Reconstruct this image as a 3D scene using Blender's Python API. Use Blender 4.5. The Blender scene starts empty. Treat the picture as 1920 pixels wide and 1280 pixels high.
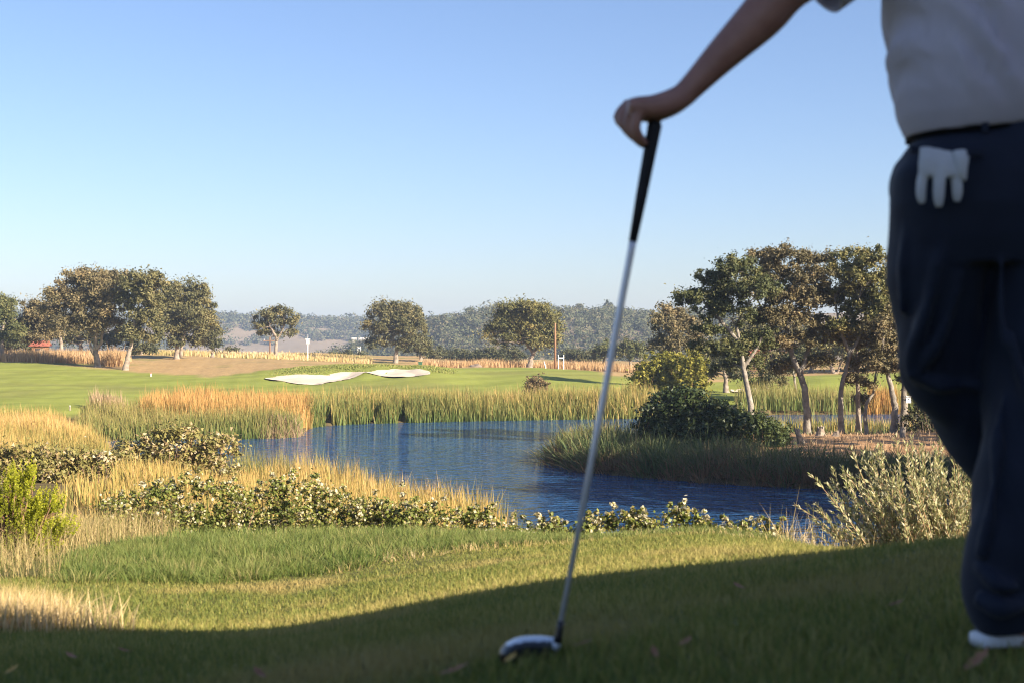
import bpy, math, random
import numpy as np
from mathutils import Vector

# ------------------------------------------------------------------ camera, sky, sun, exposure
scene = bpy.context.scene
F, CX, HY = 2667.0, 960.0, 640.0          # focal length and centre in photograph pixels
CAMZ = 6.0                                # the eye is 6 m above the pond
SUN_AZ, SUN_EL = math.radians(-38), math.radians(24)   # the sun stands to the right, a little behind the eye
SUN = np.array([math.cos(SUN_EL) * math.cos(SUN_AZ), math.cos(SUN_EL) * math.sin(SUN_AZ), math.sin(SUN_EL)])

cam = bpy.data.cameras.new('camera')
cam.lens, cam.sensor_width = 50.0, 36.0
cam.clip_start, cam.clip_end = 0.05, 9000.0
cam.dof.use_dof = True
cam.dof.focus_distance = 60.0
cam.dof.aperture_fstop = 5.0
cam_o = bpy.data.objects.new('camera', cam)
scene.collection.objects.link(cam_o)
cam_o.location = (0, 0, CAMZ)
cam_o.rotation_euler = (math.radians(90), 0, 0)
scene.camera = cam_o

world = bpy.data.worlds.new('World')
scene.world = world
world.use_nodes = True
wn = world.node_tree
bg = wn.nodes['Background']
sky = wn.nodes.new('ShaderNodeTexSky')
sky.sky_type = 'NISHITA'
sky.sun_disc = False
sky.sun_elevation = SUN_EL
sky.sun_rotation = math.pi / 2 - SUN_AZ
sky.altitude = 100
sky.air_density = 1.0
sky.dust_density = 0.7
sky.ozone_density = 4.0
wb = wn.nodes.new('ShaderNodeMix'); wb.data_type = 'RGBA'; wb.blend_type = 'MULTIPLY'; wb.inputs[0].default_value = 1.0
wb.inputs[7].default_value = (1.05, .965, 1.03, 1)      # white balance of the whole sky
wn.links.new(sky.outputs[0], wb.inputs[6]); wn.links.new(wb.outputs[2], bg.inputs[0])
bg.inputs[1].default_value = 0.063

sl = bpy.data.lights.new('sun', 'SUN')
sl.energy = 5.0
sl.angle = math.radians(0.5)
sl.color = (1.0, 0.87, 0.70)
sun_o = bpy.data.objects.new('sun', sl)
scene.collection.objects.link(sun_o)
sun_o.rotation_euler = Vector(SUN).to_track_quat('Z', 'Y').to_euler()

scene.view_settings.view_transform = 'Standard'
scene.view_settings.look = 'None'
scene.view_settings.exposure = 1.45
scene.view_settings.gamma = 1.0
scene.cycles.max_bounces = 6
scene.cycles.volume_bounces = 0
scene.cycles.transparent_max_bounces = 4
scene.cycles.use_denoising = True
scene.cycles.filter_width = 1.1

# ------------------------------------------------------------------ helpers
COL = scene.collection
def P(px, py, d):
    return np.array([(px - CX) / F * d, d, CAMZ - (py - HY) / F * d])
def PX(px, d):
    return (px - CX) / F * d
def tag(o, label=None, cat=None, group=None, kind=None):
    if label: o['label'] = label
    if cat: o['category'] = cat
    if group: o['group'] = group
    if kind: o['kind'] = kind
    return o
def thing(name, label, cat, loc, group=None):
    o = bpy.data.objects.new(name, None)
    COL.objects.link(o)
    o.location = tuple(float(v) for v in loc)
    o.empty_display_size = 0.2
    return tag(o, label, cat, group)
def link(name, me, material=None, parent=None):
    o = bpy.data.objects.new(name, me)
    COL.objects.link(o)
    if material is not None:
        me.materials.clear()
        me.materials.append(material)
    if parent is not None:
        o.parent = parent
        o.location = tuple(-v for v in parent.location) if parent.parent is None else (0, 0, 0)   # parts are modelled in place
    return o
def mesh_np(name, verts, faces_list, smooth=False, attrs=None):
    """faces_list: list of int arrays (n, k); attrs: name -> per-vertex float or (n,4) colour"""
    me = bpy.data.meshes.new(name)
    verts = np.asarray(verts, dtype=np.float32)
    me.vertices.add(len(verts))
    me.vertices.foreach_set('co', verts.ravel())
    loops = np.concatenate([f.ravel() for f in faces_list]).astype(np.int32)
    sizes = np.concatenate([np.full(len(f), f.shape[1]) for f in faces_list]).astype(np.int32)
    starts = np.concatenate([[0], np.cumsum(sizes)[:-1]]).astype(np.int32)
    me.loops.add(len(loops))
    me.loops.foreach_set('vertex_index', loops)
    me.polygons.add(len(sizes))
    me.polygons.foreach_set('loop_start', starts)
    me.polygons.foreach_set('loop_total', sizes)
    if smooth:
        me.polygons.foreach_set('use_smooth', np.ones(len(sizes), dtype=bool))
    for k, v in (attrs or {}).items():
        v = np.asarray(v, dtype=np.float32)
        if v.ndim == 1:
            a = me.attributes.new(k, 'FLOAT', 'POINT')
            a.data.foreach_set('value', v)
        else:
            a = me.attributes.new(k, 'FLOAT_COLOR', 'POINT')
            a.data.foreach_set('color', v.ravel())
    me.update(calc_edges=True)
    me.validate()
    return me

class MB:
    """collects small solids into one mesh"""
    def __init__(self): self.v, self.f, self.n = [], [], 0
    def add(self, v, f):
        self.v += [tuple(map(float, p)) for p in v]
        self.f += [tuple(i + self.n for i in q) for q in f]
        self.n = len(self.v)
        return self
    def box(self, c, s, rz=0.0, rx=0.0, ry=0.0):
        sx, sy, sz = s[0] / 2, s[1] / 2, s[2] / 2
        pts = []
        from mathutils import Euler
        m = Euler((rx, ry, rz)).to_matrix()
        for x, y, z in ((-1,-1,-1),(1,-1,-1),(1,1,-1),(-1,1,-1),(-1,-1,1),(1,-1,1),(1,1,1),(-1,1,1)):
            p = m @ Vector((x * sx, y * sy, z * sz))
            pts.append((p.x + c[0], p.y + c[1], p.z + c[2]))
        return self.add(pts, [(0,3,2,1),(4,5,6,7),(0,1,5,4),(1,2,6,5),(2,3,7,6),(3,0,4,7)])
    def tube(self, pts, rad, n=8, ell=1.0):
        pts = [Vector(tuple(map(float, p))) for p in pts]
        rad = [rad] * len(pts) if np.isscalar(rad) else rad
        vs, fs = [], []
        up = Vector((0, 1, 0.03))
        for i, p in enumerate(pts):
            t = (pts[min(i + 1, len(pts) - 1)] - pts[max(i - 1, 0)]).normalized()
            a = t.cross(up)
            if a.length < 1e-3: a = t.cross(Vector((1, 0, 0)))
            a.normalize(); b = t.cross(a)
            for k in range(n):
                th = 2 * math.pi * k / n
                vs.append(p + a * (math.cos(th) * rad[i]) + b * (math.sin(th) * rad[i] * ell))
        for i in range(len(pts) - 1):
            for k in range(n):
                k2 = (k + 1) % n
                fs.append((i * n + k, i * n + k2, (i + 1) * n + k2, (i + 1) * n + k))
        fs.append(tuple(range(n - 1, -1, -1)))
        fs.append(tuple((len(pts) - 1) * n + k for k in range(n)))
        return self.add(vs, fs)
    def build(self, name, material, parent=None, smooth=False):
        me = bpy.data.meshes.new(name)
        me.from_pydata(self.v, [], self.f)
        if smooth:
            me.polygons.foreach_set('use_smooth', np.ones(len(me.polygons), dtype=bool))
        me.update()
        return link(name, me, material, parent)

# ------------------------------------------------------------------ materials
def nodes_of(name):
    m = bpy.data.materials.new(name)
    m.use_nodes = True
    nt = m.node_tree
    return m, nt, nt.nodes['Principled BSDF'], nt.nodes['Material Output']
def ramp(nt, stops):
    r = nt.nodes.new('ShaderNodeValToRGB')
    el = r.color_ramp.elements
    while len(el) > 1: el.remove(el[-1])
    el[0].position = stops[0][0]; el[0].color = (*stops[0][1], 1)
    for p, c in stops[1:]:
        e = el.new(p); e.color = (*c, 1)
    return r
def noise_node(nt, scale, detail=3.0, rough=0.55, vec=None, coord='Object'):
    n = nt.nodes.new('ShaderNodeTexNoise')
    n.inputs['Scale'].default_value = scale
    n.inputs['Detail'].default_value = detail
    n.inputs['Roughness'].default_value = rough
    if vec is None:
        tc = nt.nodes.new('ShaderNodeTexCoord')
        vec = tc.outputs[coord]
    nt.links.new(vec, n.inputs['Vector'])
    return n
def mix(nt, fac, a, b, blend='MIX'):
    m = nt.nodes.new('ShaderNodeMix')
    m.data_type = 'RGBA'; m.blend_type = blend
    for s, v in ((m.inputs[0], fac), (m.inputs[6], a), (m.inputs[7], b)):
        if isinstance(v, (int, float)): s.default_value = v
        elif isinstance(v, tuple): s.default_value = (*v, 1)
        else: nt.links.new(v, s)
    return m.outputs[2]
def surf(name, stops, scale=8.0, rough=0.7, bump=0.0, bscale=None, detail=4.0, spec=0.3, metal=0.0, bdist=0.02):
    """a solid surface whose colour wanders between the stops"""
    m, nt, b, out = nodes_of(name)
    if len(stops) == 1: stops = [(0.0, stops[0]), (1.0, stops[0])]
    elif not isinstance(stops[0][0], (int, float)) or len(stops[0]) == 3:
        stops = [(0.25 + 0.5 * i / (len(stops) - 1), c) for i, c in enumerate(stops)]
    n = noise_node(nt, scale, detail)
    r = ramp(nt, stops)
    nt.links.new(n.outputs['Fac'], r.inputs[0])
    nt.links.new(r.outputs[0], b.inputs['Base Color'])
    b.inputs['Roughness'].default_value = rough
    b.inputs['Specular IOR Level'].default_value = spec
    b.inputs['Metallic'].default_value = metal
    if bump:
        n2 = noise_node(nt, bscale or scale * 3, 5.0)
        bp = nt.nodes.new('ShaderNodeBump')
        bp.inputs['Strength'].default_value = bump
        bp.inputs['Distance'].default_value = bdist
        nt.links.new(n2.outputs['Fac'], bp.inputs['Height'])
        nt.links.new(bp.outputs[0], b.inputs['Normal'])
    return m
def leafy(name, stops, trans=0.3, rough=0.6, tip=None, spec=0.25, patch=None):
    """leaf or blade: colour by a per-leaf random number, optionally another colour towards the blade's tip"""
    m, nt, b, out = nodes_of(name)
    at = nt.nodes.new('ShaderNodeAttribute'); at.attribute_name = 'rnd'
    stops = [(i / (len(stops) - 1), c) for i, c in enumerate(stops)] if len(stops[0]) == 3 else stops
    r = ramp(nt, stops)
    nt.links.new(at.outputs['Fac'], r.inputs[0])
    col = r.outputs[0]
    if patch:                                   # (colour, scale, lo, hi): patches of another kind
        n = noise_node(nt, patch[1], 2.0)
        mr = nt.nodes.new('ShaderNodeMapRange')
        mr.inputs[1].default_value, mr.inputs[2].default_value = patch[2], patch[3]
        nt.links.new(n.outputs['Fac'], mr.inputs[0])
        col = mix(nt, mr.outputs[0], col, patch[0])
    if tip:                                     # (colour, from, to)
        ah = nt.nodes.new('ShaderNodeAttribute'); ah.attribute_name = 'hgt'
        mr = nt.nodes.new('ShaderNodeMapRange')
        mr.inputs[1].default_value, mr.inputs[2].default_value = tip[1], tip[2]
        mr.inputs[4].default_value = tip[3] if len(tip) > 3 else 1.0
        nt.links.new(ah.outputs['Fac'], mr.inputs[0])
        col = mix(nt, mr.outputs[0], col, tip[0])
    nt.links.new(col, b.inputs['Base Color'])
    b.inputs['Roughness'].default_value = rough
    b.inputs['Specular IOR Level'].default_value = spec
    if trans > 0:
        t = nt.nodes.new('ShaderNodeBsdfTranslucent')
        nt.links.new(col, t.inputs['Color'])
        ms = nt.nodes.new('ShaderNodeMixShader')
        ms.inputs[0].default_value = trans
        nt.links.new(b.outputs[0], ms.inputs[1])
        nt.links.new(t.outputs[0], ms.inputs[2])
        nt.links.new(ms.outputs[0], out.inputs['Surface'])
    return m

# ------------------------------------------------------------------ the lie of the land
# (photo column, distance, height against the eye)
CTRL = [
 (0,3.4,-.82),(480,3.0,-.72),(960,2.75,-.625),(1400,2.75,-.605),(1880,2.75,-.594),(1880,2.2,-.57),(960,2.0,-.57),(0,2.0,-.66),
 (0,6.5,-1.31),(480,6.8,-1.37),(960,6.8,-1.15),(1400,6.5,-.99),(1750,5.5,-.775),(1920,5.0,-.70),(1750,4.0,-.68),
 (120,10,-1.72),(640,10,-1.65),(870,10.5,-1.575),(1060,10.5,-1.52),(1500,8.5,-1.22),(1750,7.5,-1.17),(1920,7.5,-1.2),(1400,9,-1.28),
 (100,13,-1.98),(600,14.5,-2.0),(960,13.5,-1.85),(1300,12,-1.64),(1500,11,-1.62),(1720,12,-2.4),(1900,12,-2.3),
 (100,20,-2.7),(600,20,-2.8),(960,19,-2.9),(1300,17,-2.9),(1650,17,-3.3),(1900,16,-3.0),
 (100,30,-3.6),(600,29,-4.5),(960,28,-4.8),(1300,26,-4.7),(1700,26,-4.9),(1920,26,-4.8),
 (0,40,-4.1),(330,42,-4.4),(600,40,-5.5),(900,36,-5.75),(1300,34.5,-5.8),(1700,34.5,-5.8),(1920,34.5,-5.7),
 (200,55,-5.3),(430,53.5,-5.9),(0,60,-5.3),(100,75,-5.4),(180,85,-5.9),
 (1030,71,-5.9),(1300,62,-5.8),(1600,59,-5.8),(1300,75,-5.2),(1500,72,-5.1),(1600,68,-5.05),(1700,70,-4.95),(1515,82,-5.25),(1700,80,-5.05),(1300,86,-5.5),(1600,90,-5.8),(1920,75,-4.8),(1920,60,-5.3),
 (0,95,-5.0),(130,100,-4.85),(420,91,-5.7),(560,92,-5.7),(600,106,-5.7),(900,112,-5.7),(1195,115,-5.7),(1680,121,-5.7),(1920,121,-5.6),
 (300,120,-4.75),(0,130,-4.2),(300,145,-3.95),(170,165,-3.15),(0,165,-2.8),(420,150,-3.8),(560,140,-4.25),(640,128,-4.7),(900,128,-4.7),(900,145,-3.95),
 (640,148,-3.85),(720,150,-3.45),(720,158,-2.5),(560,158,-3.0),(640,158,-2.75),(800,158,-2.7),(870,158,-3.25),(740,170,-3.4),(480,150,-3.7),
 (1000,150,-3.55),(1000,175,-3.35),(1100,140,-4.2),(1170,135,-4.5),(1500,130,-5.0),(1550,150,-3.9),(1550,168,-3.95),(1300,135,-4.9),(1750,150,-4.0),(1400,150,-4.5),
 (0,200,-1.9),(300,200,-2.2),(515,235,-2.8),(740,240,-3.6),(985,205,-3.8),(1200,200,-4.2),(1500,210,-4.0),(1920,200,-4.0),
 (0,275,-1.8),(300,275,-2.1),(600,285,-2.3),(900,265,-3.6),(1200,260,-4.2),(1920,260,-4.0)]
_c = np.array(CTRL, dtype=float)
_u = np.stack([np.clip((_c[:, 0] - CX) / F, -.42, .42) * 5.0, np.log(_c[:, 1]) * 1.6], 1)
def _tps(r2): return 0.5 * r2 * np.log(r2 + 1e-12)
_n = len(_c)
_A = np.zeros((_n + 3, _n + 3))
_A[:_n, :_n] = _tps(((_u[:, None] - _u[None]) ** 2).sum(-1)) + np.eye(_n) * 0.003
_A[:_n, _n] = 1; _A[:_n, _n + 1:] = _u
_A[_n, :_n] = 1; _A[_n + 1:, :_n] = _u.T
# interpolate the look-down slope z/d, which keeps near and far ground equally smooth
_w = np.linalg.solve(_A, np.concatenate([_c[:, 2] / _c[:, 1], [0, 0, 0]]))

POND_PD = [(180,86),(300,88),(420,88),(500,89),(560,90),(582,100),(650,104),(900,108.5),(1195,111.8),(1440,116.5),(1680,118.5),(2200,119),
           (2200,94),(1700,92.5),(1450,92),(1250,90),(1150,82),(1065,74.5),(1024,70),(1100,65.3),(1200,63.3),(1330,60.4),(1600,57.6),(1950,53.5),(2010,44),(2250,38),
           (2250,36),(1650,36),(1300,36),(1000,37.5),(950,39.3),(800,46.7),(620,53),(430,54.6),(300,62),(200,72)]
def poly_xy(pd): return np.array([[PX(a, d), d] for a, d in pd])
POND = poly_xy(POND_PD)
def in_poly(x, y, poly):
    inside = np.zeros(np.shape(x), dtype=bool)
    j = len(poly) - 1
    for i in range(len(poly)):
        xi, yi = poly[i]; xj, yj = poly[j]
        c = ((yi > y) != (yj > y)) & (x < (xj - xi) * (y - yi) / (yj - yi + 1e-12) + xi)
        inside ^= c
        j = i
    return inside
def seg_dist(x, y, poly):
    d = np.full(np.shape(x), 1e9)
    for i in range(len(poly)):
        a, b = poly[i - 1], poly[i]
        ab = b - a
        t = np.clip(((x - a[0]) * ab[0] + (y - a[1]) * ab[1]) / (ab @ ab + 1e-12), 0, 1)
        d = np.minimum(d, np.hypot(x - a[0] - t * ab[0], y - a[1] - t * ab[1]))
    return d
def sstep(a, b, x):
    t = np.clip((x - a) / (b - a), 0, 1)
    return t * t * (3 - 2 * t)
_rs = np.random.default_rng(5)
_wk = _rs.normal(size=(14, 2)); _wk /= np.linalg.norm(_wk, axis=1)[:, None]
_wf = np.geomspace(0.15, 3.0, 14); _wp = _rs.uniform(0, 6.28, 14)
def wob(x, y, s=1.0):
    """a smooth wandering field, about -1..1"""
    o = 0
    for k in range(14):
        o = o + np.sin((x * _wk[k, 0] + y * _wk[k, 1]) * _wf[k] * s + _wp[k]) * _wf[k] ** -0.35
    return o / 6.0
def ground(x, y, rough=True):
    x = np.asarray(x, dtype=float); y = np.asarray(y, dtype=float)
    sh = x.shape
    x = x.ravel(); y = y.ravel()
    ye = np.clip(y, 2.0, 290.0)
    u = np.stack([np.clip(x / ye, -.40, .40) * 5.0, np.log(ye) * 1.6], 1)
    z = np.empty(len(x))
    for i in range(0, len(x), 20000):
        uu = u[i:i + 20000]
        z[i:i + 20000] = _tps(((uu[:, None] - _u[None]) ** 2).sum(-1)) @ _w[:_n] + _w[_n] + uu @ _w[_n + 1:]
    z = z * ye
    if rough:
        z = z + wob(x, y) * np.clip(ye * 0.0012, 0.006, 0.14)
    z = z - sstep(285, 420, y) * 46.0
    z = z + CAMZ
    far = (y < 34) | (y > 122)
    ins = in_poly(x, y, POND)
    dist = seg_dist(x, y, POND)
    z = np.where(ins, np.minimum(z, -0.08 - 0.2 * np.minimum(dist, 6)), np.where(y < 130, np.maximum(z, np.minimum(0.35, 0.02 + dist * 0.15)), z))
    return z.reshape(sh)
def gz(x, y): return float(ground(np.array([x]), np.array([y]))[0])
def GP(px, d, dz=0.0):
    x = PX(px, d)
    return np.array([x, d, gz(x, d) + dz])

# --- ground sheet: one mesh from behind the eye to beyond the hills
rows = np.concatenate([np.linspace(-60, -4, 12), np.linspace(-2, 1.4, 8), np.geomspace(1.7, 300, 280), np.geomspace(306, 2750, 40)])
cin = np.linspace(-0.46, 0.46, 330)
cout = np.linspace(0, 1, 14)[1:] ** 2.2
ww = np.sqrt(rows ** 2 + 16)
X = np.concatenate([-(0.46 * ww[:, None] * (1 - cout[::-1]) + 2700 * cout[::-1]), ww[:, None] * cin[None], 0.46 * ww[:, None] * (1 - cout) + 2700 * cout], 1)
Y = np.repeat(rows[:, None], X.shape[1], 1)
Z = ground(X, Y)
# bunkers are scooped out of the far green
BUNK = [
 poly_xy([(489,146.0),(520,143.5),(560,141),(590,140.5),(608,142.5),(640,146.5),(672,148.5),(690,151.5),(660,153.0),(625,152.2),(615,149.5),(560,150.2),(520,149.5)]),
 poly_xy([(688,150.5),(720,147.5),(760,146.5),(800,147.5),(806,149.5),(780,153.5),(740,155.0),(705,153.5)]),
 poly_xy([(1366,137),(1400,136),(1430,138),(1436,142),(1400,143),(1370,142)]),
]
bunk_m = np.zeros(X.shape)
for bpoly in BUNK:
    dd = seg_dist(X, Y, bpoly); ii = in_poly(X, Y, bpoly)
    Z = np.where(ii, Z - np.minimum(dd * 0.22, 0.32), Z)
    bunk_m = np.maximum(bunk_m, ii.astype(float))
FAIR = [poly_xy([(-400,93),(130,96),(300,104),(450,106),(620,107),(900,110),(1195,113),(1300,120),(1260,150),(1180,160),(1130,172),(1060,190),(960,184),(880,172),(790,168),(620,166),(540,160),(440,153),(400,151),(270,157),(180,166),(60,172),(-400,172)]),
        poly_xy([(1310,122),(1900,122),(2300,135),(2300,175),(1600,172),(1400,168),(1310,150)])]
fair = np.zeros(X.shape)
for fp in FAIR:
    s = seg_dist(X, Y, fp) * np.where(in_poly(X, Y, fp), 1, -1) + wob(X, Y, 0.9) * 1.2
    fair = np.maximum(fair, sstep(-0.8, 0.8, s))
dirt_p = poly_xy([(1440,64),(1600,61),(1950,58),(2200,60),(2200,88),(1750,87),(1480,86)])
dirt = sstep(-1.5, 1.5, seg_dist(X, Y, dirt_p) * np.where(in_poly(X, Y, dirt_p), 1, -1) + wob(X, Y, 1.2))
lawn = 1 - sstep(12.5, 15.5, Y + wob(X, Y) * 0.8)
zone = np.stack([fair, dirt, lawn, np.ones_like(fair)], -1).reshape(-1, 4)
nr, nc = X.shape
idx = np.arange(nr * nc).reshape(nr, nc)
quads = np.stack([idx[:-1, :-1], idx[:-1, 1:], idx[1:, 1:], idx[1:, :-1]], -1).reshape(-1, 4)
gm, nt, b, out = nodes_of('ground_turf')
zn = nt.nodes.new('ShaderNodeAttribute'); zn.attribute_name = 'zone'
sep = nt.nodes.new('ShaderNodeSeparateColor'); nt.links.new(zn.outputs['Color'], sep.inputs[0])
def rmp(scale, stops, detail=4.0, vec=None):
    n = noise_node(nt, scale, detail, vec=vec); r = ramp(nt, stops); nt.links.new(n.outputs['Fac'], r.inputs[0]); return r.outputs[0]
tc = nt.nodes.new('ShaderNodeTexCoord')
mp = nt.nodes.new('ShaderNodeMapping'); mp.inputs['Scale'].default_value = (0.35, 1.0, 1.0); mp.inputs['Rotation'].default_value = (0, 0, 0.35)
nt.links.new(tc.outputs['Object'], mp.inputs[0])
dry = mix(nt, 0.5, rmp(0.22, [(0.3, (.36,.24,.10)), (0.5, (.46,.31,.14)), (0.7, (.30,.22,.10))]), rmp(2.2, [(0.3, (.25,.16,.075)), (0.7, (.52,.36,.17))]))
dry = mix(nt, rmp(0.09, [(0.52, (0,0,0)), (0.66, (.75,.75,.75))]), dry, (.17,.19,.05))
fw = mix(nt, 0.4, rmp(0.12, [(0.3, (.215,.25,.042)), (0.55, (.26,.285,.055)), (0.7, (.19,.20,.05))], vec=mp.outputs[0]), rmp(1.3, [(0.3, (.17,.20,.035)), (0.7, (.31,.33,.08))], vec=mp.outputs[0]))
fw = mix(nt, rmp(0.05, [(0.5, (0,0,0)), (0.7, (.55,.55,.55))]), fw, (.19,.165,.06))
# mowing passes: broad faint bands
wv = nt.nodes.new('ShaderNodeTexWave'); wv.inputs['Scale'].default_value = 0.11; wv.inputs['Distortion'].default_value = 3.0; wv.inputs['Detail'].default_value = 1.0
nt.links.new(mp.outputs[0], wv.inputs[0])
fw = mix(nt, 0.10, fw, wv.outputs['Color'], 'SOFT_LIGHT')
dr = mix(nt, 0.5, rmp(0.9, [(0.3, (.34,.19,.095)), (0.7, (.56,.34,.17))]), rmp(4.0, [(0.35, (.20,.11,.06)), (0.65, (.64,.40,.21))]))
lw = mix(nt, 0.5, rmp(1.2, [(0.3, (.12,.13,.03)), (0.7, (.20,.18,.055))]), rmp(26.0, [(0.35, (.05,.05,.018)), (0.65, (.22,.20,.07))]))
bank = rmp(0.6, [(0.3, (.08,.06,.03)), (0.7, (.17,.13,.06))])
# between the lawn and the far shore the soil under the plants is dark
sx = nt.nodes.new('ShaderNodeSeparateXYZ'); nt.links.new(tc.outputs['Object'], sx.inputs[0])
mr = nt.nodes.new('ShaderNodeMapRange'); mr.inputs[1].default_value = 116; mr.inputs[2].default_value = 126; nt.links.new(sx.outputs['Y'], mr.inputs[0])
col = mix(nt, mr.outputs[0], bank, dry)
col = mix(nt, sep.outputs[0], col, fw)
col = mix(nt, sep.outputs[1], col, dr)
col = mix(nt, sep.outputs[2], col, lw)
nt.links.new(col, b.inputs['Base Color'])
b.inputs['Roughness'].default_value = 0.9
b.inputs['Specular IOR Level'].default_value = 0.1
bn = noise_node(nt, 3.0, 8.0, 0.7); bp = nt.nodes.new('ShaderNodeBump'); bp.inputs['Strength'].default_value = 0.6; bp.inputs['Distance'].default_value = 0.08
nt.links.new(bn.outputs['Fac'], bp.inputs['Height']); nt.links.new(bp.outputs[0], b.inputs['Normal'])
o = link('ground', mesh_np('ground', np.stack([X, Y, Z], -1).reshape(-1, 3), [quads], True, {'zone': zone}), gm)
tag(o, 'rolling golf course land with lawn, fairway and dry grass', 'ground', kind='structure')
_Zg = Z

# --- bunker sand: sheets lying in the scooped hollows
sand = surf('bunker_sand', [(.56,.47,.36), (.68,.58,.45)], 0.35, 0.95, 0.4, 6.0, spec=0.1)
for k, bpoly in enumerate(BUNK):
    x0, y0 = bpoly.min(0); x1, y1 = bpoly.max(0)
    gx, gy = np.meshgrid(np.linspace(x0 - .1, x1 + .1, 150), np.linspace(y0 - .1, y1 + .1, 110))
    dd = seg_dist(gx, gy, bpoly); ii = in_poly(gx, gy, bpoly)
    zz = ground(gx, gy) - np.where(ii, np.minimum(dd * 0.22, 0.32), 0) + 0.03 + 0.05 * sstep(0, 1.0, dd * ii)
    keep = (dd * np.where(ii, 1, -1) + 0.25 * wob(gx * 3, gy * 3)) > 0.0
    ix = np.arange(gx.size).reshape(gx.shape)
    q = np.stack([ix[:-1, :-1], ix[:-1, 1:], ix[1:, 1:], ix[1:, :-1]], -1)
    kq = keep[:-1, :-1] & keep[:-1, 1:] & keep[1:, 1:] & keep[1:, :-1]
    so = link('sand_bunker', mesh_np('sand_bunker', np.stack([gx, gy, zz], -1).reshape(-1, 3), [q[kq]], True), sand)
    tag(so, ['wide pale sand bunker with a pointed left end below the grassy mound', 'smaller pale sand bunker right of the wide one under the mound', 'pale sand bunker seen between the trunks beyond the peninsula'][k], 'bunker', kind='structure')

# --- pond
wm, nt, b, out = nodes_of('pond_water')
b.inputs['Base Color'].default_value = (.018, .060, .145, 1)
b.inputs['Roughness'].default_value = 0.04
b.inputs['IOR'].default_value = 1.33
tc = nt.nodes.new('ShaderNodeTexCoord')
mp = nt.nodes.new('ShaderNodeMapping'); mp.inputs['Scale'].default_value = (0.8, 1.25, 1.0); mp.inputs['Rotation'].default_value = (0, 0, -0.12)
nt.links.new(tc.outputs['Object'], mp.inputs[0])
n1 = noise_node(nt, 1.5, 3.0, 0.55, vec=mp.outputs[0]); n2 = noise_node(nt, 0.12, 2.0, 0.5, vec=mp.outputs[0])
mth = nt.nodes.new('ShaderNodeMath'); mth.operation = 'MULTIPLY'
mr = nt.nodes.new('ShaderNodeMapRange'); mr.inputs[1].default_value = 0.3; mr.inputs[2].default_value = 0.7; mr.inputs[3].default_value = 0.55; mr.inputs[4].default_value = 1.1
nt.links.new(n2.outputs['Fac'], mr.inputs[0])
nt.links.new(n1.outputs['Fac'], mth.inputs[0]); nt.links.new(mr.outputs[0], mth.inputs[1])
bp = nt.nodes.new('ShaderNodeBump'); bp.inputs['Strength'].default_value = 1.0; bp.inputs['Distance'].default_value = 0.95
nt.links.new(mth.outputs[0], bp.inputs['Height']); nt.links.new(bp.outputs[0], b.inputs['Normal'])
me = bpy.data.meshes.new('pond_water')
me.from_pydata([(-60, 30, 0), (90, 30, 0), (90, 125, 0), (-60, 125, 0)], [], [(0, 1, 2, 3)])
o = link('pond_water', me, wm)
tag(o, 'rippled dark blue pond winding past the reeds', 'water', kind='structure')

# ------------------------------------------------------------------ far hills beyond the drop
def lerp_pts(px, pts):
    a = np.array(pts, dtype=float)
    return np.interp(px, a[:, 0], a[:, 1])
hill_soil = surf('hill_soil', [(.13,.11,.075), (.26,.20,.13), (.18,.14,.09)], 0.012, 0.95, 0.6, 0.08, bdist=2.0)
def hill(name, label, ridge, d0, d1, d2, px0, px1, base, seed, amp):
    pxs = np.linspace(px0, px1, 220); ss = np.linspace(0, 1, 60)
    PXg, S = np.meshgrid(pxs, ss)
    D = np.where(S < .7, d0 + (d1 - d0) * S / .7, d1 + (d2 - d1) * (S - .7) / .3)
    Xh = (PXg - CX) / F * d1 * (0.75 + 0.25 * D / d1)
    top = CAMZ - (lerp_pts(PXg, ridge) - HY) / F * d1
    prof = np.where(S < .7, sstep(0, .7, S) ** 0.85, 1 - 0.5 * sstep(.72, 1, S))
    Zh = base + (top - base) * prof + wob(Xh * .03 + seed, D * .03) * amp * (1 - np.exp(-((S - .7) / .08) ** 2) * .8)
    ix = np.arange(Xh.size).reshape(Xh.shape)
    q = np.stack([ix[:-1, :-1], ix[:-1, 1:], ix[1:, 1:], ix[1:, :-1]], -1).reshape(-1, 4)
    o = link(name, mesh_np(name, np.stack([Xh, D, Zh], -1).reshape(-1, 3), [q], True), hill_soil)
    tag(o, label, 'hill', kind='structure')
    return pxs, ss, Xh, D, Zh
RIDGE_A = [(-400,604),(100,600),(410,598),(560,600),(690,604),(900,612),(2400,620)]
RIDGE_B = [(560,690),(620,668),(690,645),(750,622),(800,607),(850,594),(930,583),(1000,584),(1060,588),(1130,593),(1230,597),(1400,592),(1700,585),(2400,590)]
hillA = hill('far_hill', 'long flat topped ridge far off on the left', RIDGE_A, 1050, 1500, 1800, -500, 1300, -46, 3.0, 5.0)
hillB = hill('near_hill', 'wooded hillside behind the middle trees', RIDGE_B, 480, 760, 930, 520, 2600, -46, 9.0, 2.5)

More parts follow.
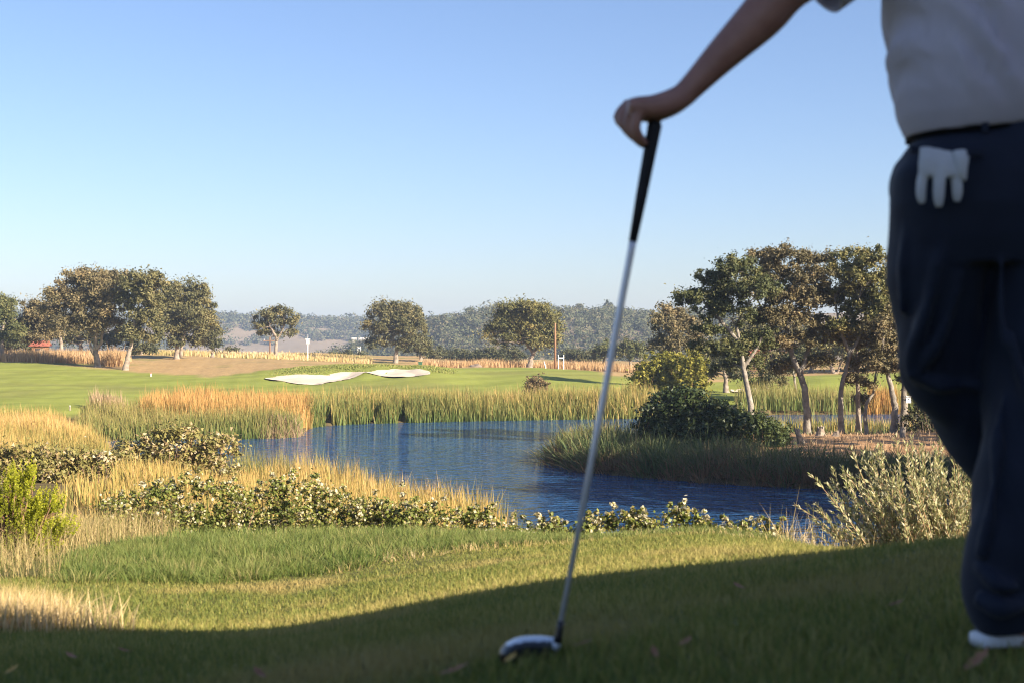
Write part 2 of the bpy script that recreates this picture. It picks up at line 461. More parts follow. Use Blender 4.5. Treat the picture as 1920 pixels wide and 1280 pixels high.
# ------------------------------------------------------------------ leaves and blades
def leaf_cloud(rng, centers, radii, n, size, upbias=0.35, flat=0.8, crnd=None, asp=0.62, shell=0.5, lrnd=0.45, tri=True):
    """n kite-shaped leaves spread through each ball of the cloud"""
    centers = np.asarray(centers); M = len(centers)
    if np.isscalar(radii): radii = np.full(M, radii)
    crnd = rng.uniform(0, 1, M) if crnd is None else crnd
    c = np.repeat(centers, n, 0); r = np.repeat(radii, n)
    v = rng.normal(size=(M * n, 3)); v /= np.linalg.norm(v, axis=1)[:, None]
    rr = rng.uniform(0, 1, M * n) ** shell if shell else np.abs(rng.normal(0, .62, M * n))
    pos = c + v * (rr * r)[:, None] * np.array([1, 1, flat])
    nor = v * 0.6 + rng.normal(size=(M * n, 3)) * 0.6 + np.array([0, 0, upbias])
    nor /= np.linalg.norm(nor, axis=1)[:, None]
    t = np.cross(nor, rng.normal(size=(M * n, 3))); t /= np.linalg.norm(t, axis=1)[:, None] + 1e-9
    s = np.cross(nor, t)
    L = size * rng.uniform(0.65, 1.35, M * n)
    a = (t * L[:, None]) * 0.5; w = s * (L * asp * 0.5)[:, None]
    K = 3 if tri else 4
    if tri: verts = np.stack([pos - a * 1.1 - w, pos + a * 1.25, pos - a * .5 + w * 1.3], 1).reshape(-1, 3)
    else: verts = np.stack([pos - a, pos + w - a * .1, pos + a, pos - w - a * .1], 1).reshape(-1, 3)
    q = np.arange(M * n * K).reshape(-1, K)
    rnd = np.clip((1 - lrnd) * np.repeat(crnd, n) + lrnd * rng.uniform(0, 1, M * n), 0, 1)
    return verts, q, np.repeat(rnd, K)
def sample_poly(rng, poly, n):
    x0, y0 = poly.min(0); x1, y1 = poly.max(0)
    out = []; got = 0
    while got < n:
        p = rng.uniform((x0, y0), (x1, y1), (max(n, 1000), 2))
        p = p[in_poly(p[:, 0], p[:, 1], poly)]
        out.append(p); got += len(p)
    return np.concatenate(out)[:n]
def blade_mesh(rng, base, h, w, lean=0.25, wind=(0, 0), segs=3, rnd=None, face=0.0):
    """tapering bent blades; face pulls their flat side towards the viewer's side of the pond"""
    n = len(base)
    h = np.broadcast_to(h, n).astype(float); w = np.broadcast_to(w, n).astype(float)
    ang = rng.uniform(0, 2 * np.pi, n)
    ld = np.stack([np.cos(ang), np.sin(ang)], 1) * (lean * np.abs(rng.normal(0, 1, n)))[:, None] + np.array(wind)
    yaw = rng.uniform(0, np.pi, n)
    side = np.stack([np.cos(yaw), np.sin(yaw), np.zeros(n)], 1)
    rows_ = []; hg = []
    for k in range(segs + 1):
        t = k / segs
        c = base.copy()
        c[:, :2] += ld * (h * t ** 1.8)[:, None]
        c[:, 2] += h * t * (1 - 0.22 * t * np.clip((ld ** 2).sum(1), 0, 1.5))
        if k < segs:
            ww_ = w * (1 - 0.55 * t) * 0.5
            rows_ += [c - side * ww_[:, None], c + side * ww_[:, None]]; hg += [t, t]
        else:
            rows_ += [c]; hg += [1.0]
    K = len(rows_)
    verts = np.stack(rows_, 1).reshape(-1, 3)
    o0 = np.arange(n) * K
    fl = []
    if segs > 1:
        fl.append(np.concatenate([np.stack([o0 + 2 * k, o0 + 2 * k + 1, o0 + 2 * k + 3, o0 + 2 * k + 2], 1) for k in range(segs - 1)]))
    fl.append(np.stack([o0 + K - 3, o0 + K - 2, o0 + K - 1], 1))
    rnd = rng.uniform(0, 1, n) if rnd is None else rnd
    return verts, fl, {'rnd': np.repeat(rnd, K), 'hgt': np.tile(hg, n)}
def blades_obj(name, material, label, cat, rng, xy, h, w, parent=None, kind='stuff', sink=0.02, zs=None, **kw):
    z = ground(xy[:, 0], xy[:, 1]) if zs is None else zs
    base = np.column_stack([xy, z - sink])
    v, fl, at = blade_mesh(rng, base, h, w, **kw)
    o = link(name, mesh_np(name, v, fl, False, at), material, parent)
    return tag(o, label, cat, kind=kind)

# --- woods on the hills: nobody could count them
wood_mat = leafy('wood_leaf', [(.056,.069,.035), (.094,.106,.050), (.138,.138,.069), (.188,.144,.088)], 0.15, 0.8)
def wood(name, label, H, n, size, seed, dens, per, leaf, px_to, toplim=0.66):
    rng = np.random.default_rng(seed)
    pxs, ss, Xh, D, Zh = H
    i = rng.uniform(0, np.searchsorted(pxs, px_to) - 1.01, n * 3); j = (rng.uniform(0.28, toplim, n * 3)) * (Xh.shape[0] - 1)
    i0 = i.astype(int); j0 = j.astype(int)
    c = np.stack([Xh[j0, i0] + rng.normal(0, 3, n * 3), D[j0, i0] + rng.normal(0, 3, n * 3), Zh[j0, i0]], 1)
    keep = (wob(c[:, 0] * .05, c[:, 1] * .05 + c[:, 2] * .25, 1.0) > dens)
    c = c[keep][:n]
    r = size * rng.uniform(0.55, 1.25, len(c))
    c[:, 2] += r * 0.55
    v, q, rn = leaf_cloud(rng, c, r, per, leaf, 0.5, 0.8, shell=0.35)
    o = link(name, mesh_np(name, v, [q], False, {'rnd': rn}), wood_mat)
    tag(o, label, 'woodland', kind='stuff')
wood('far_woodland', 'hazy scrub and oak wood covering the far ridge', hillA, 1700, 6.0, 21, -0.2, 40, 2.5, 800)
wood('hillside_woodland', 'oak wood covering the nearer hillside', hillB, 1900, 3.9, 22, -0.75, 75, 1.15, 1480)

# ------------------------------------------------------------------ trees
bark = surf('oak_bark', [(.13,.10,.075), (.27,.22,.17), (.36,.30,.24)], 2.2, 0.9, 0.9, 9.0, bdist=0.06)
bark_pale = surf('pale_bark', [(.12,.105,.085), (.24,.21,.17), (.36,.325,.275)], 3.0, 0.9, 0.9, 11.0, bdist=0.05)
oak_brown = leafy('oak_leaf_brown', [(.08,.07,.036), (.13,.112,.054), (.20,.162,.08), (.29,.215,.108)], 0.16)
oak_olive = leafy('oak_leaf_olive', [(.07,.074,.034), (.115,.113,.048), (.175,.158,.066), (.26,.21,.09)], 0.16)
oak_green = leafy('oak_leaf_green', [(.05,.062,.026), (.085,.098,.036), (.14,.142,.052), (.22,.19,.075)], 0.16)
oak_yellow = leafy('oak_leaf_yellow', [(.07,.078,.03), (.12,.122,.042), (.19,.172,.058), (.28,.22,.08)], 0.16)
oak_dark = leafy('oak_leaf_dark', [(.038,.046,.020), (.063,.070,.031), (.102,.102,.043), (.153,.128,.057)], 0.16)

def tree(name, label, trunks, d, r0, lobes, leafmat, seed, group=None, leaf=0.2, per=150, cr=0.75, dens=1.0, barkmat=None, cat='tree', depth=0.85, limb=True, thin=0.10, base_z=None):
    """trunks: photo polylines of the stem(s); lobes: (px, py, rx, ry[, forward]) masses of the crown"""
    rng = np.random.default_rng(seed)
    bpx = trunks[0][0][0]
    root_p = GP(bpx, d)
    t = thing(name, label, cat, root_p, group)
    mb = MB()
    tops = []
    for k, tr in enumerate(trunks):
        pts = [P(a, y, d + (k * 0.12 * rng.normal())) for a, y in tr]
        if k == 0: pts[0][2] = root_p[2] - 0.25
        # smooth the polyline a little
        fine = []
        for i in range(len(pts) - 1):
            for s in np.linspace(0, 1, 5, endpoint=False):
                fine.append(pts[i] * (1 - s) + pts[i + 1] * s + rng.normal(0, r0 * 0.10, 3))
        fine.append(pts[-1])
        ra = r0 * (1.0 if k == 0 else 0.62)
        n_ = len(fine)
        rad = [ra * (1.0 - 0.58 * i / n_) * (1.0 + (0.45 if k == 0 else 0) * math.exp(-i / 1.6)) for i in range(n_)]
        mb.tube(fine, rad, 9)
        tops += [(fine[i], rad[i]) for i in range(n_ // 2, n_)]
    cs, rs, cr_rnd = [], [], []
    for lb in lobes:
        px, py, rx, ry = lb[:4]
        dd = d + (lb[4] if len(lb) > 4 else rng.normal(0, 0.8))
        c = P(px, py, dd); R = np.array([rx / F * d, rx / F * d * depth, ry / F * d]) * 1.16
        nclu = max(5, int(dens * 5.0 * (R[0] * R[2]) / cr ** 2))
        v = rng.normal(size=(nclu, 3)); v /= np.linalg.norm(v, axis=1)[:, None]
        v[:, 2] = np.where(v[:, 2] < -0.35, -v[:, 2] * 0.7, v[:, 2])
        rad_ = rng.uniform(0.25, 1.0, nclu) ** 0.45
        pc = c + v * rad_[:, None] * R * 0.92
        pc = pc + rng.normal(0, .10, (nclu, 3)) * R
        cs.append(pc); rs.append(cr * rng.uniform(0.4, 1.3, nclu))
        cr_rnd.append(np.clip(rng.normal(0.5, 0.28, nclu), 0, 1))
        if limb:
            st, sr = min(tops, key=lambda q: np.linalg.norm(q[0] - c) + 0.6 * max(0, q[0][2] - c[2]))
            mid = st * 0.5 + c * 0.5 + rng.normal(0, 0.16, 3) * np.linalg.norm(c - st)
            L = [st, st * .55 + mid * .45 + rng.normal(0, .05, 3), mid, mid * .4 + c * .6 + rng.normal(0, .15, 3), c]
            mb.tube(L, [min(sr * .7, r0 * .42), r0 * .27, r0 * .2, r0 * .14, r0 * .08], 6)
            for p in pc[rng.permutation(nclu)[:max(4, nclu // 3)]]:
                s0 = L[rng.integers(2, 5)]
                m2 = (s0 + p) / 2 + rng.normal(0, 0.12, 3) * np.linalg.norm(p - s0)
                mb.tube([s0, m2, p], [r0 * .10, r0 * .06, r0 * .02], 4)
    cs = np.concatenate(cs); rs = np.concatenate(rs); cr_rnd = np.concatenate(cr_rnd)
    if thin: 
        kp = rng.uniform(0, 1, len(cs)) > thin
        cs, rs, cr_rnd = cs[kp], rs[kp], cr_rnd[kp]
    if len(lobes) > 3:                          # loose sprays between the masses
        nb = len(cs) // 4
        a_ = cs[rng.integers(0, len(cs), nb)]; b_ = cs[rng.integers(0, len(cs), nb)]
        near = np.linalg.norm(a_ - b_, axis=1) < cr * 6
        f_ = rng.uniform(.3, .7, (nb, 1))
        ex = (a_ * f_ + b_ * (1 - f_))[near]
        cs = np.concatenate([cs, ex]); rs = np.concatenate([rs, cr * rng.uniform(.5, 1.0, len(ex))]); cr_rnd = np.concatenate([cr_rnd, rng.uniform(.2, .8, len(ex))])
    v, q, rn = leaf_cloud(rng, cs, rs, int(per * 1.2), leaf * .86, crnd=cr_rnd, shell=0, lrnd=0.3)
    mb.build('trunk', barkmat or bark, t, True)
    co = link('crown', mesh_np('crown', v, [q], False, {'rnd': rn}), leafmat, t)
    co['kind'] = 'stuff'
    return t

LG = 'oaks beyond the left fairway'
tree('oak_tree', 'big brown crowned oak with a forked trunk left of the fairway', [[(182,690),(181,668),(178,650),(182,610)],[(181,668),(170,655),(168,640)],[(180,655),(190,640),(192,600)]], 168, 0.38,
     [(165,532,62,28),(205,535,40,30),(120,565,40,34),(165,575,55,36),(215,580,36,36),(140,612,45,28),(200,615,36,26),(100,590,25,24)], oak_brown, 31, LG, 0.30, 150, 1.0, 1.0)
tree('oak_tree', 'oak leaning right with a pale trunk beside the brown oak', [[(234,692),(240,668),(246,645),(252,600)]], 164, 0.34,
     [(268,530,38,24),(262,565,34,34),(290,548,30,26),(275,605,34,34),(247,632,28,18),(285,635,22,18)], oak_olive, 32, LG, 0.30, 150, 0.95)
tree('oak_tree', 'broad olive oak with two trunks right of the leaning oak', [[(331,668),(332,645),(334,600)],[(339,669),(341,645),(352,600)]], 195, 0.36,
     [(345,555,46,30),(378,575,26,34),(318,590,32,40),(352,605,44,38),(385,615,20,32),(345,642,36,18),(312,630,24,26)], oak_olive, 33, LG, 0.34, 150, 1.1)
tree('oak_tree', 'low brown oak half hidden left of the big brown oak', [[(116,668),(115,645),(108,610)]], 186, 0.3,
     [(78,585,34,26),(60,605,24,24),(100,605,34,26),(85,632,40,18),(50,625,22,22)], oak_brown, 34, LG, 0.30, 140, 1.0)
tree('oak_tree', 'green oak cut off by the left edge of the picture', [[(2,672),(4,645),(6,610)]], 182, 0.3,
     [(2,575,24,26),(14,600,24,26),(4,630,34,22),(30,628,18,20),(-20,600,30,40)], oak_green, 35, LG, 0.30, 150, 1.0)
tree('oak_tree', 'small dark oak at the right end of the left grove', [[(398,668),(399,650)]], 212, 0.25,
     [(398,625,16,20),(402,648,14,14),(392,645,13,14)], oak_dark, 36, LG, 0.32, 120, 0.9)
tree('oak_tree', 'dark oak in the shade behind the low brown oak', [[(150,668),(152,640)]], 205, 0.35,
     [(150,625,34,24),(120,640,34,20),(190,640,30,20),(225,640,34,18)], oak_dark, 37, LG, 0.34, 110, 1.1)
tree('open_oak_tree', 'open crowned young oak standing alone on the dry rise', [[(516,673),(518,645),(517,628)],[(518,640),(528,622),(534,606)],[(517,630),(506,612),(502,600)]], 235, 0.34,
     [(498,592,20,11),(528,587,22,11),(515,603,20,12),(489,612,14,10),(546,606,15,13),(520,580,14,7),(505,625,22,8),(545,625,16,7)], oak_olive, 38, None, 0.34, 70, 0.8, 1.2, bark, thin=0.25)
tree('oak_tree', 'round oak standing alone behind the bunker mound', [[(741,682),(744,655),(746,645)],[(745,650),(738,636),(733,620)],[(746,647),(755,632),(759,610)]], 238, 0.42,
     [(718,595,32,24),(758,595,36,24),(738,580,28,13),(703,622,20,20),(778,618,25,28),(740,615,38,24),(712,645,24,16),(772,645,28,18)], oak_olive, 39, None, 0.36, 150, 1.15)
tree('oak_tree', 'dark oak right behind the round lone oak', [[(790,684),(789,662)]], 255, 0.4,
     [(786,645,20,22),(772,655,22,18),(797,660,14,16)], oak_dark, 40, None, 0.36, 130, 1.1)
tree('oak_tree', 'wide yellowing oak behind the right end of the green', [[(993,692),(995,672),(1003,658)],[(1000,664),(1010,645),(1012,610)],[(1000,662),(985,640),(980,610)]], 203, 0.44,
     [(982,583,42,18),(1015,598,34,28),(955,600,32,24),(985,610,40,30),(932,625,22,22),(970,640,44,20),(1035,635,20,32),(1015,640,24,20)], oak_yellow, 41, None, 0.34, 150, 1.1)

BG = 'low trees along the edge of the plateau'
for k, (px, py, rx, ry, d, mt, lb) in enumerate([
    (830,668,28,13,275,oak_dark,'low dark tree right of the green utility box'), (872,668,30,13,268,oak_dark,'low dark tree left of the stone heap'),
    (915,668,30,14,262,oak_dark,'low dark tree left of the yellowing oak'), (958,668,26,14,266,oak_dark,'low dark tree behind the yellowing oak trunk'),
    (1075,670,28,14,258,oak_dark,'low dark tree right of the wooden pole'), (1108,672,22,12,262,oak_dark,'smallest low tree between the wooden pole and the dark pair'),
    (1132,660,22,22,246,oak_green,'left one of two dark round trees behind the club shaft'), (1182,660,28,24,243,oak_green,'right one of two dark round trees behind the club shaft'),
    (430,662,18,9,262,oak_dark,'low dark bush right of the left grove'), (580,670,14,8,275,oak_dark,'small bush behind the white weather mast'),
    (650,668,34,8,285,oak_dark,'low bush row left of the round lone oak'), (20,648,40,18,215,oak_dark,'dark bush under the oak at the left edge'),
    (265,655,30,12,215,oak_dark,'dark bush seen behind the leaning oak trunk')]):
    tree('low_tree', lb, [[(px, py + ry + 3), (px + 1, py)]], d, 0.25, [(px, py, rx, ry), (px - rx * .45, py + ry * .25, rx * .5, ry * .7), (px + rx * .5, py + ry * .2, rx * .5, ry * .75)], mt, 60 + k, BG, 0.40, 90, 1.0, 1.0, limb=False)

RG = 'oaks on the peninsula'
tree('peninsula_oak', 'leftmost tall oak on the peninsula, green crown reaching far left', [[(1411,797),(1408,760),(1396,700),(1388,650),(1380,610)],[(1393,690),(1420,650),(1435,615)],[(1386,640),(1350,600),(1325,575)]], 79, 0.19,
     [(1385,510,45,28),(1345,525,35,26),(1305,555,32,18),(1335,575,36,22),(1415,545,40,28),(1375,590,42,24),(1330,625,30,18),(1390,650,40,18),(1308,650,18,12),(1440,600,30,24),(1365,555,44,30),(1350,660,34,20),(1420,640,36,26),(1290,570,22,20),(1360,690,30,16),(1410,680,30,18)], oak_green, 42, RG, 0.15, 140, 0.42, 0.85, bark_pale)
tree('peninsula_oak', 'tallest brownish oak on the peninsula with a forked pale trunk', [[(1514,812),(1514,770),(1506,715),(1490,680),(1478,640),(1470,590)],[(1503,700),(1514,660),(1520,610),(1516,570)],[(1484,660),(1455,620),(1432,590)]], 81, 0.23,
     [(1430,490,36,24),(1480,485,44,22),(1535,490,40,24),(1450,520,40,26),(1510,525,50,28),(1410,545,30,24),(1475,560,44,22),(1540,560,34,26),(1440,600,36,18),(1520,605,36,18),(1500,645,40,18),(1470,600,44,24),(1545,630,32,26),(1455,650,34,24),(1500,560,50,26),(1470,690,30,18),(1535,680,30,20)], oak_brown, 43, RG, 0.155, 140, 0.44, 0.8, bark_pale)
tree('peninsula_oak', 'oak with an S bent pale trunk left of the dark stems', [[(1578,812),(1576,770),(1577,725),(1590,680),(1594,650)],[(1590,672),(1612,630),(1622,585)],[(1592,660),(1575,615),(1570,590)]], 80, 0.18,
     [(1600,490,42,24),(1640,495,34,26),(1580,520,38,24),(1630,530,42,26),(1660,530,26,30),(1570,560,28,24),(1650,570,34,24),(1605,580,34,14),(1590,555,36,24),(1640,600,34,24),(1570,620,26,26),(1600,620,30,20),(1630,570,36,24)], oak_yellow, 44, RG, 0.15, 140, 0.42, 0.85, bark_pale)
tree('peninsula_oak', 'slim dark oak clad in leaves down its stem', [[(1610,806),(1609,760),(1608,700),(1606,640)]], 82, 0.16,
     [(1605,640,34,24),(1612,680,28,26),(1604,720,22,24),(1615,750,16,14),(1640,640,30,26)], oak_brown, 45, RG, 0.15, 130, 0.42, 0.8)
tree('peninsula_oak', 'thin pale stemmed sapling between dark stem and bent trunk', [[(1626,808),(1622,775),(1625,755),(1638,735),(1642,700)]], 79, 0.12,
     [(1640,690,24,22),(1650,660,22,20),(1632,720,14,14)], oak_brown, 46, RG, 0.15, 110, 0.40, 0.7, bark_pale)
tree('peninsula_oak', 'leaning rough barked oak left of the bird box', [[(1675,806),(1678,765),(1672,730),(1662,695),(1655,660)]], 78, 0.2,
     [(1655,620,34,24),(1680,600,30,30),(1668,660,34,22),(1690,690,24,24),(1650,680,24,20)], oak_brown, 47, RG, 0.15, 140, 0.42, 0.85, bark_pale)
tree('peninsula_oak', 'straight oak carrying the bird box behind the golfer', [[(1694,794),(1696,750),(1694,700),(1690,640),(1700,600)]], 80, 0.2,
     [(1700,590,40,34),(1725,640,40,34),(1690,545,34,26),(1750,560,50,40),(1730,700,36,26)], oak_olive, 48, RG, 0.16, 140, 0.46, 0.85, bark_pale)
# off to the right, past the edge of the picture: the oaks that throw the shade over the near side of the peninsula
for k, (x, y, h) in enumerate([(22.5, 50.5, 11), (27.5, 46.5, 12.5), (24.5, 55.5, 12), (19.2, 45.0, 10), (31, 62.5, 11)]):
    pxx = CX + x / y * F; zb = gz(x, y)
    yb = HY - (zb - CAMZ) / y * F; k_ = F / y
    tree('peninsula_oak', ['oak nearest the golfer on the shore to his right', 'second oak along the shore to the right of the golfer', 'third oak along the shore to the right of the golfer', 'oak behind the shore oaks on the right', 'oak standing deepest on the right shore'][k],
         [[(pxx, yb), (pxx + .2 * k_, yb - .3 * h * k_), (pxx, yb - .5 * h * k_)]], y, 0.28,
         [(pxx + a * k_, yb - b_ * h * k_, c_ * k_, c_ * .62 * k_) for a, b_, c_ in ((0, .8, 3.2), (-2.4, .62, 2.6), (2.4, .62, 2.8), (-1.2, .42, 2.6), (1.4, .38, 2.4), (0, .24, 2.2))], oak_olive, 140 + k, RG, 0.30, 42, 0.8, 1.0, limb=False, thin=(.55 if k == 4 else 0))

BK = 'trees round the far right green'
tree('oak_tree', 'brown oak left of the yellow bush behind the water', [[(1272,728),(1268,690),(1262,640)]], 138, 0.3,
     [(1258,590,24,22),(1245,615,28,24),(1280,610,28,30),(1240,650,26,24),(1278,655,30,28),(1300,640,20,30)], oak_brown, 50, BK, 0.26, 130, 0.8)
tree('oak_tree', 'dark short oak behind the peninsula oak on the left', [[(1362,738),(1361,715),(1358,690)]], 136, 0.28,
     [(1345,690,26,20),(1370,680,24,22),(1330,705,20,14),(1385,700,20,18)], oak_dark, 51, BK, 0.26, 130, 0.75)
tree('oak_tree', 'grey green willowy tree in front of the far bunker', [[(1437,742),(1437,715),(1440,690)]], 128, 0.2,
     [(1435,700,24,20),(1425,720,20,14),(1450,715,18,18),(1440,675,22,18)], oak_olive, 52, BK, 0.24, 110, 0.7)
tree('oak_tree', 'thin white trunked oak on the edge of the far green', [[(1494,741),(1490,715),(1488,692)]], 127, 0.16,
     [(1485,678,26,18),(1500,660,24,16),(1475,690,18,12)], oak_dark, 53, BK, 0.24, 110, 0.7, 1.0, bark_pale)
tree('oak_tree', 'twin trunked oak behind the far right green', [[(1564,705),(1560,690),(1552,670)],[(1568,705),(1573,690),(1580,670)]], 180, 0.3,
     [(1550,655,34,24),(1585,650,34,26),(1540,680,22,16),(1600,675,26,18),(1570,630,34,22)], oak_yellow, 54, BK, 0.32, 130, 1.0)
for k, (px, py, rx, ry, d, mt, lb) in enumerate([(1400,640,40,50,178,oak_olive,'tall olive oak in the back row left of the red roof'), (1460,645,44,48,196,oak_brown,'brown oak in the back row above the red roof'),
        (1520,650,42,46,184,oak_olive,'olive oak in the back row right of the red roof'), (1635,650,44,52,188,oak_dark,'dark oak in the back row behind the bent trunk'),
        (1700,650,50,60,182,oak_olive,'olive oak in the back row behind the bird box'), (1330,670,30,34,170,oak_dark,'dark oak in the back row behind the yellow bush')]):
    tree('oak_tree', lb, [[(px, 705), (px + 2, 680), (px, py)]], d, 0.3, [(px, py - ry * .1, rx, ry * .6), (px, py - ry * .35, rx * .8, ry * .55), (px - rx * .5, py, rx * .55, ry * .6), (px + rx * .5, py, rx * .55, ry * .6), (px, py + ry * .3, rx * .8, ry * .4)], mt, 80 + k, BK, 0.34, 130, 1.1, 0.8)

# skyline trees on the nearer hill
for k, (px, py, rx, ry, lb) in enumerate([(930,578,5,6,'small tree on the skyline left of the yellowing oak'), (880,585,8,6,'round bush tree on the skyline behind the round oak'), (1062,586,9,5,'dark round tree on the skyline right of the yellowing oak'),
        (1086,580,7,9,'feathery tall tree on the skyline left of the flat clearing'), (1106,588,9,5,'low round tree in the middle of the skyline'), (1128,586,6,5,'smallest round tree on the skyline'),
        (1140,578,9,11,'tallest feathery tree on the skyline left of the club shaft'), (1153,583,4,8,'thin tree on the skyline touching the club shaft'), (1174,588,9,6,'round tree on the skyline right of the club shaft'),
        (1208,590,10,6,'wide low tree on the skyline right of the shaft'), (1226,592,9,5,'last low tree on the skyline before the brown oak'), (905,583,7,5,'low bush tree on the skyline between two oaks')]):
    tree('skyline_tree', lb, [[(px, py + ry + 4), (px, py)]], 762, 0.4, [(px, py, rx, ry), (px + rx * .4, py - ry * .3, rx * .6, ry * .6)], wood_mat, 100 + k, 'trees along the hill skyline', 0.9, 40, 1.3, 1.2, limb=False)

# ------------------------------------------------------------------ reeds
reed_green = leafy('reed_green', [(.094,.144,.035), (.150,.200,.050), (.225,.237,.069), (.325,.263,.100)], 0.3, tip=((.450,.312,.106), 0.45, 1.1, 0.7))
reed_orange = leafy('reed_orange', [(.240,.204,.060), (.408,.240,.072), (.552,.300,.090), (.600,.384,.156)], 0.3, tip=((.600,.348,.120), 0.4, 1.1, 0.7))
reed_mix = leafy('reed_mix', [(.09,.15,.035), (.16,.20,.05), (.28,.26,.07), (.46,.32,.10), (.56,.40,.18)], 0.3, tip=((.50,.35,.12), 0.55, 1.15, 0.5))
reed_dry = leafy('reed_dry', [(.32,.23,.13), (.44,.31,.18), (.55,.40,.25)], 0.3)
reed_dark = leafy('reed_dark', [(.065,.105,.036), (.10,.145,.05), (.15,.165,.062), (.27,.18,.10)], 0.25, tip=((.20,.21,.08), 0.5, 1.1, 0.6))  # darker than the sunlit reeds: the bank's shade is put into the colour
reed_gold = leafy('reed_gold', [(.12,.16,.038), (.22,.22,.055), (.38,.29,.08), (.55,.35,.115), (.60,.42,.19)], 0.3, tip=((.55,.36,.12), 0.5, 1.1, 0.6))
reed_rust = leafy('reed_rust', [(.17,.10,.055), (.25,.15,.08), (.32,.20,.11)], 0.25)

def pxof(xy): return CX + xy[:, 0] / xy[:, 1] * F
def tussocks(name, label, pd, nt_, per, h, spread, w, material, seed, cat='grass', lean=.28, segs=2, hpx=None):
    """tufts whose blades lean out from their middle"""
    rng = np.random.default_rng(seed)
    c = sample_poly(rng, poly_xy(pd), nt_)
    sz = rng.uniform(.5, 1.35, nt_)
    k = np.repeat(np.arange(nt_), per)
    off = rng.normal(0, 1, (nt_ * per, 2)) * (spread * sz[k])[:, None]
    xy = c[k] + off
    rad = np.hypot(off[:, 0], off[:, 1]) / (spread * sz[k])
    hh = h * sz[k] * np.clip(1.15 - .35 * rad, .35, 1.2) * rng.uniform(.7, 1.25, len(k))
    if hpx: hh = hh * np.interp(pxof(xy), *hpx)
    base = np.column_stack([xy, ground(xy[:, 0], xy[:, 1]) - .006])
    v, fl, at = blade_mesh(rng, base, hh, w * rng.uniform(.7, 1.3, len(k)), lean=lean, segs=segs, rnd=np.clip(rng.normal(.45, .22, nt_)[k] + rng.normal(0, .18, len(k)), 0, 1))
    K = len(v) // len(k)                       # push the tips outwards
    hg = at['hgt'][:K]
    v = v.reshape(len(k), K, 3)
    v[:, :, :2] += (off / spread * .16 * h * 3)[:, None, :] * (hg ** 1.6)[None, :, None]
    return tag(link(name, mesh_np(name, v.reshape(-1, 3), fl, False, at), material), label, cat, kind='stuff')
def reeds(name, label, pd, n, h, w, material, seed, lean=0.2, wind=(-.05, 0), keep=None, hv=0.2, segs=2, tuft=0.32, fall=0.6, hpx=None):
    rng = np.random.default_rng(seed)
    poly = poly_xy(pd)
    xy = sample_poly(rng, poly, int(n * 1.5))
    if keep is not None: xy = xy[keep(xy)]
    xy = xy[:n]
    ed = seg_dist(xy[:, 0], xy[:, 1], poly)
    kp = rng.uniform(0, 1, len(xy)) < .35 + .65 * sstep(0, fall * 1.5, ed + fall * .5 * wob(xy[:, 0], xy[:, 1], 3.0))
    xy, ed = xy[kp], ed[kp]
    hh = h * np.clip(1 + rng.normal(0, hv, len(xy)) + tuft * wob(xy[:, 0], xy[:, 1], 2.2), 0.35, 1.6) * (.55 + .45 * sstep(0, fall, ed + .25 * rng.uniform(0, 1, len(xy))))
    if hpx: hh = hh * np.interp(pxof(xy), *hpx)
    rn = np.clip(0.5 + 0.35 * wob(xy[:, 0] + 7, xy[:, 1], 1.0) + rng.normal(0, .25, len(xy)), 0, 1)
    return blades_obj(name, material, label, 'reeds', rng, xy, hh, w * rng.uniform(.6, 1.4, len(xy)), rnd=rn, lean=lean, wind=wind, segs=segs)
def shore_gap(xy):
    p = pxof(xy); dd = seg_dist(xy[:, 0], xy[:, 1], POND)
    w_ = 6 * np.sin(xy[:, 1] * 2.1) + 3 * np.sin(xy[:, 1] * 5.3)
    gap = (np.abs(p - 618 + w_) < 12) | (np.abs(p - 702 - w_) < 9) | (np.abs(p - 757 + w_) < 9)
    return ~(gap & (dd < 2.0))
reeds('reed_bed', 'tall green and gold reeds along the far shore', [(575,99),(650,103),(900,107.5),(1195,110.8),(1240,112),(1240,118),(900,114.5),(650,111),(590,110)], 16000, 1.6, .065, reed_mix, 201, keep=shore_gap)
reeds('reed_bed', 'bright green reeds at the foot of the far shore', [(575,98.5),(650,102.7),(900,107.2),(1195,110.6),(1240,112),(1240,114),(900,110),(640,106.5)], 7500, 1.15, .065, reed_green, 202, keep=shore_gap)
reeds('reed_bed', 'green reeds on the left point of the far shore', [(130,85),(300,86.6),(420,86.6),(500,87.6),(562,89),(578,98),(520,99),(300,98),(150,94)], 12000, 1.2, .05, reed_green, 203)
reeds('reed_bed', 'orange reeds behind the green left point', [(255,93),(420,92),(560,93),(585,98),(600,110),(450,111),(330,109),(270,103)], 13000, 1.55, .06, reed_orange, 204)
reeds('reed_clump', 'pale pink dry reed clump at the edge of the left fairway', [(168,101),(232,101),(240,104),(165,104)], 900, 1.35, .05, reed_dry, 205)
reeds('reed_clump', 'straw coloured drooping clump at the tip of the left point', [(490,87.4),(560,88.8),(572,91),(520,91.5),(488,90)], 1300, 0.9, .045, reed_dry, 206, lean=0.7)
reeds('reed_bed', 'yellow green reeds at the left edge below the fairway', [(-120,58),(230,58),(215,72),(150,82),(125,91),(-120,91)], 17000, 1.05, .045, reed_gold, 207)
def off_mound(xy):
    p = pxof(xy)
    return ~((p > 205) & (p < 440) & (xy[:, 1] > 41) & (xy[:, 1] < 49)) & ~((p < 215) & (xy[:, 1] > 33))
reeds('reed_bed', 'yellow and orange reeds on the near shore behind the brambles', [(110,27),(350,26),(600,25),(850,24.5),(975,25.5),(975,37.3),(948,39.4),(798,46.7),(620,53),(430,54.4),(330,50),(230,45),(100,36)], 30000, 1.35, .032, reed_gold, 208, keep=off_mound, lean=0.16, hpx=([100, 430, 600, 2000], [.5, .56, 1, 1]), segs=3)
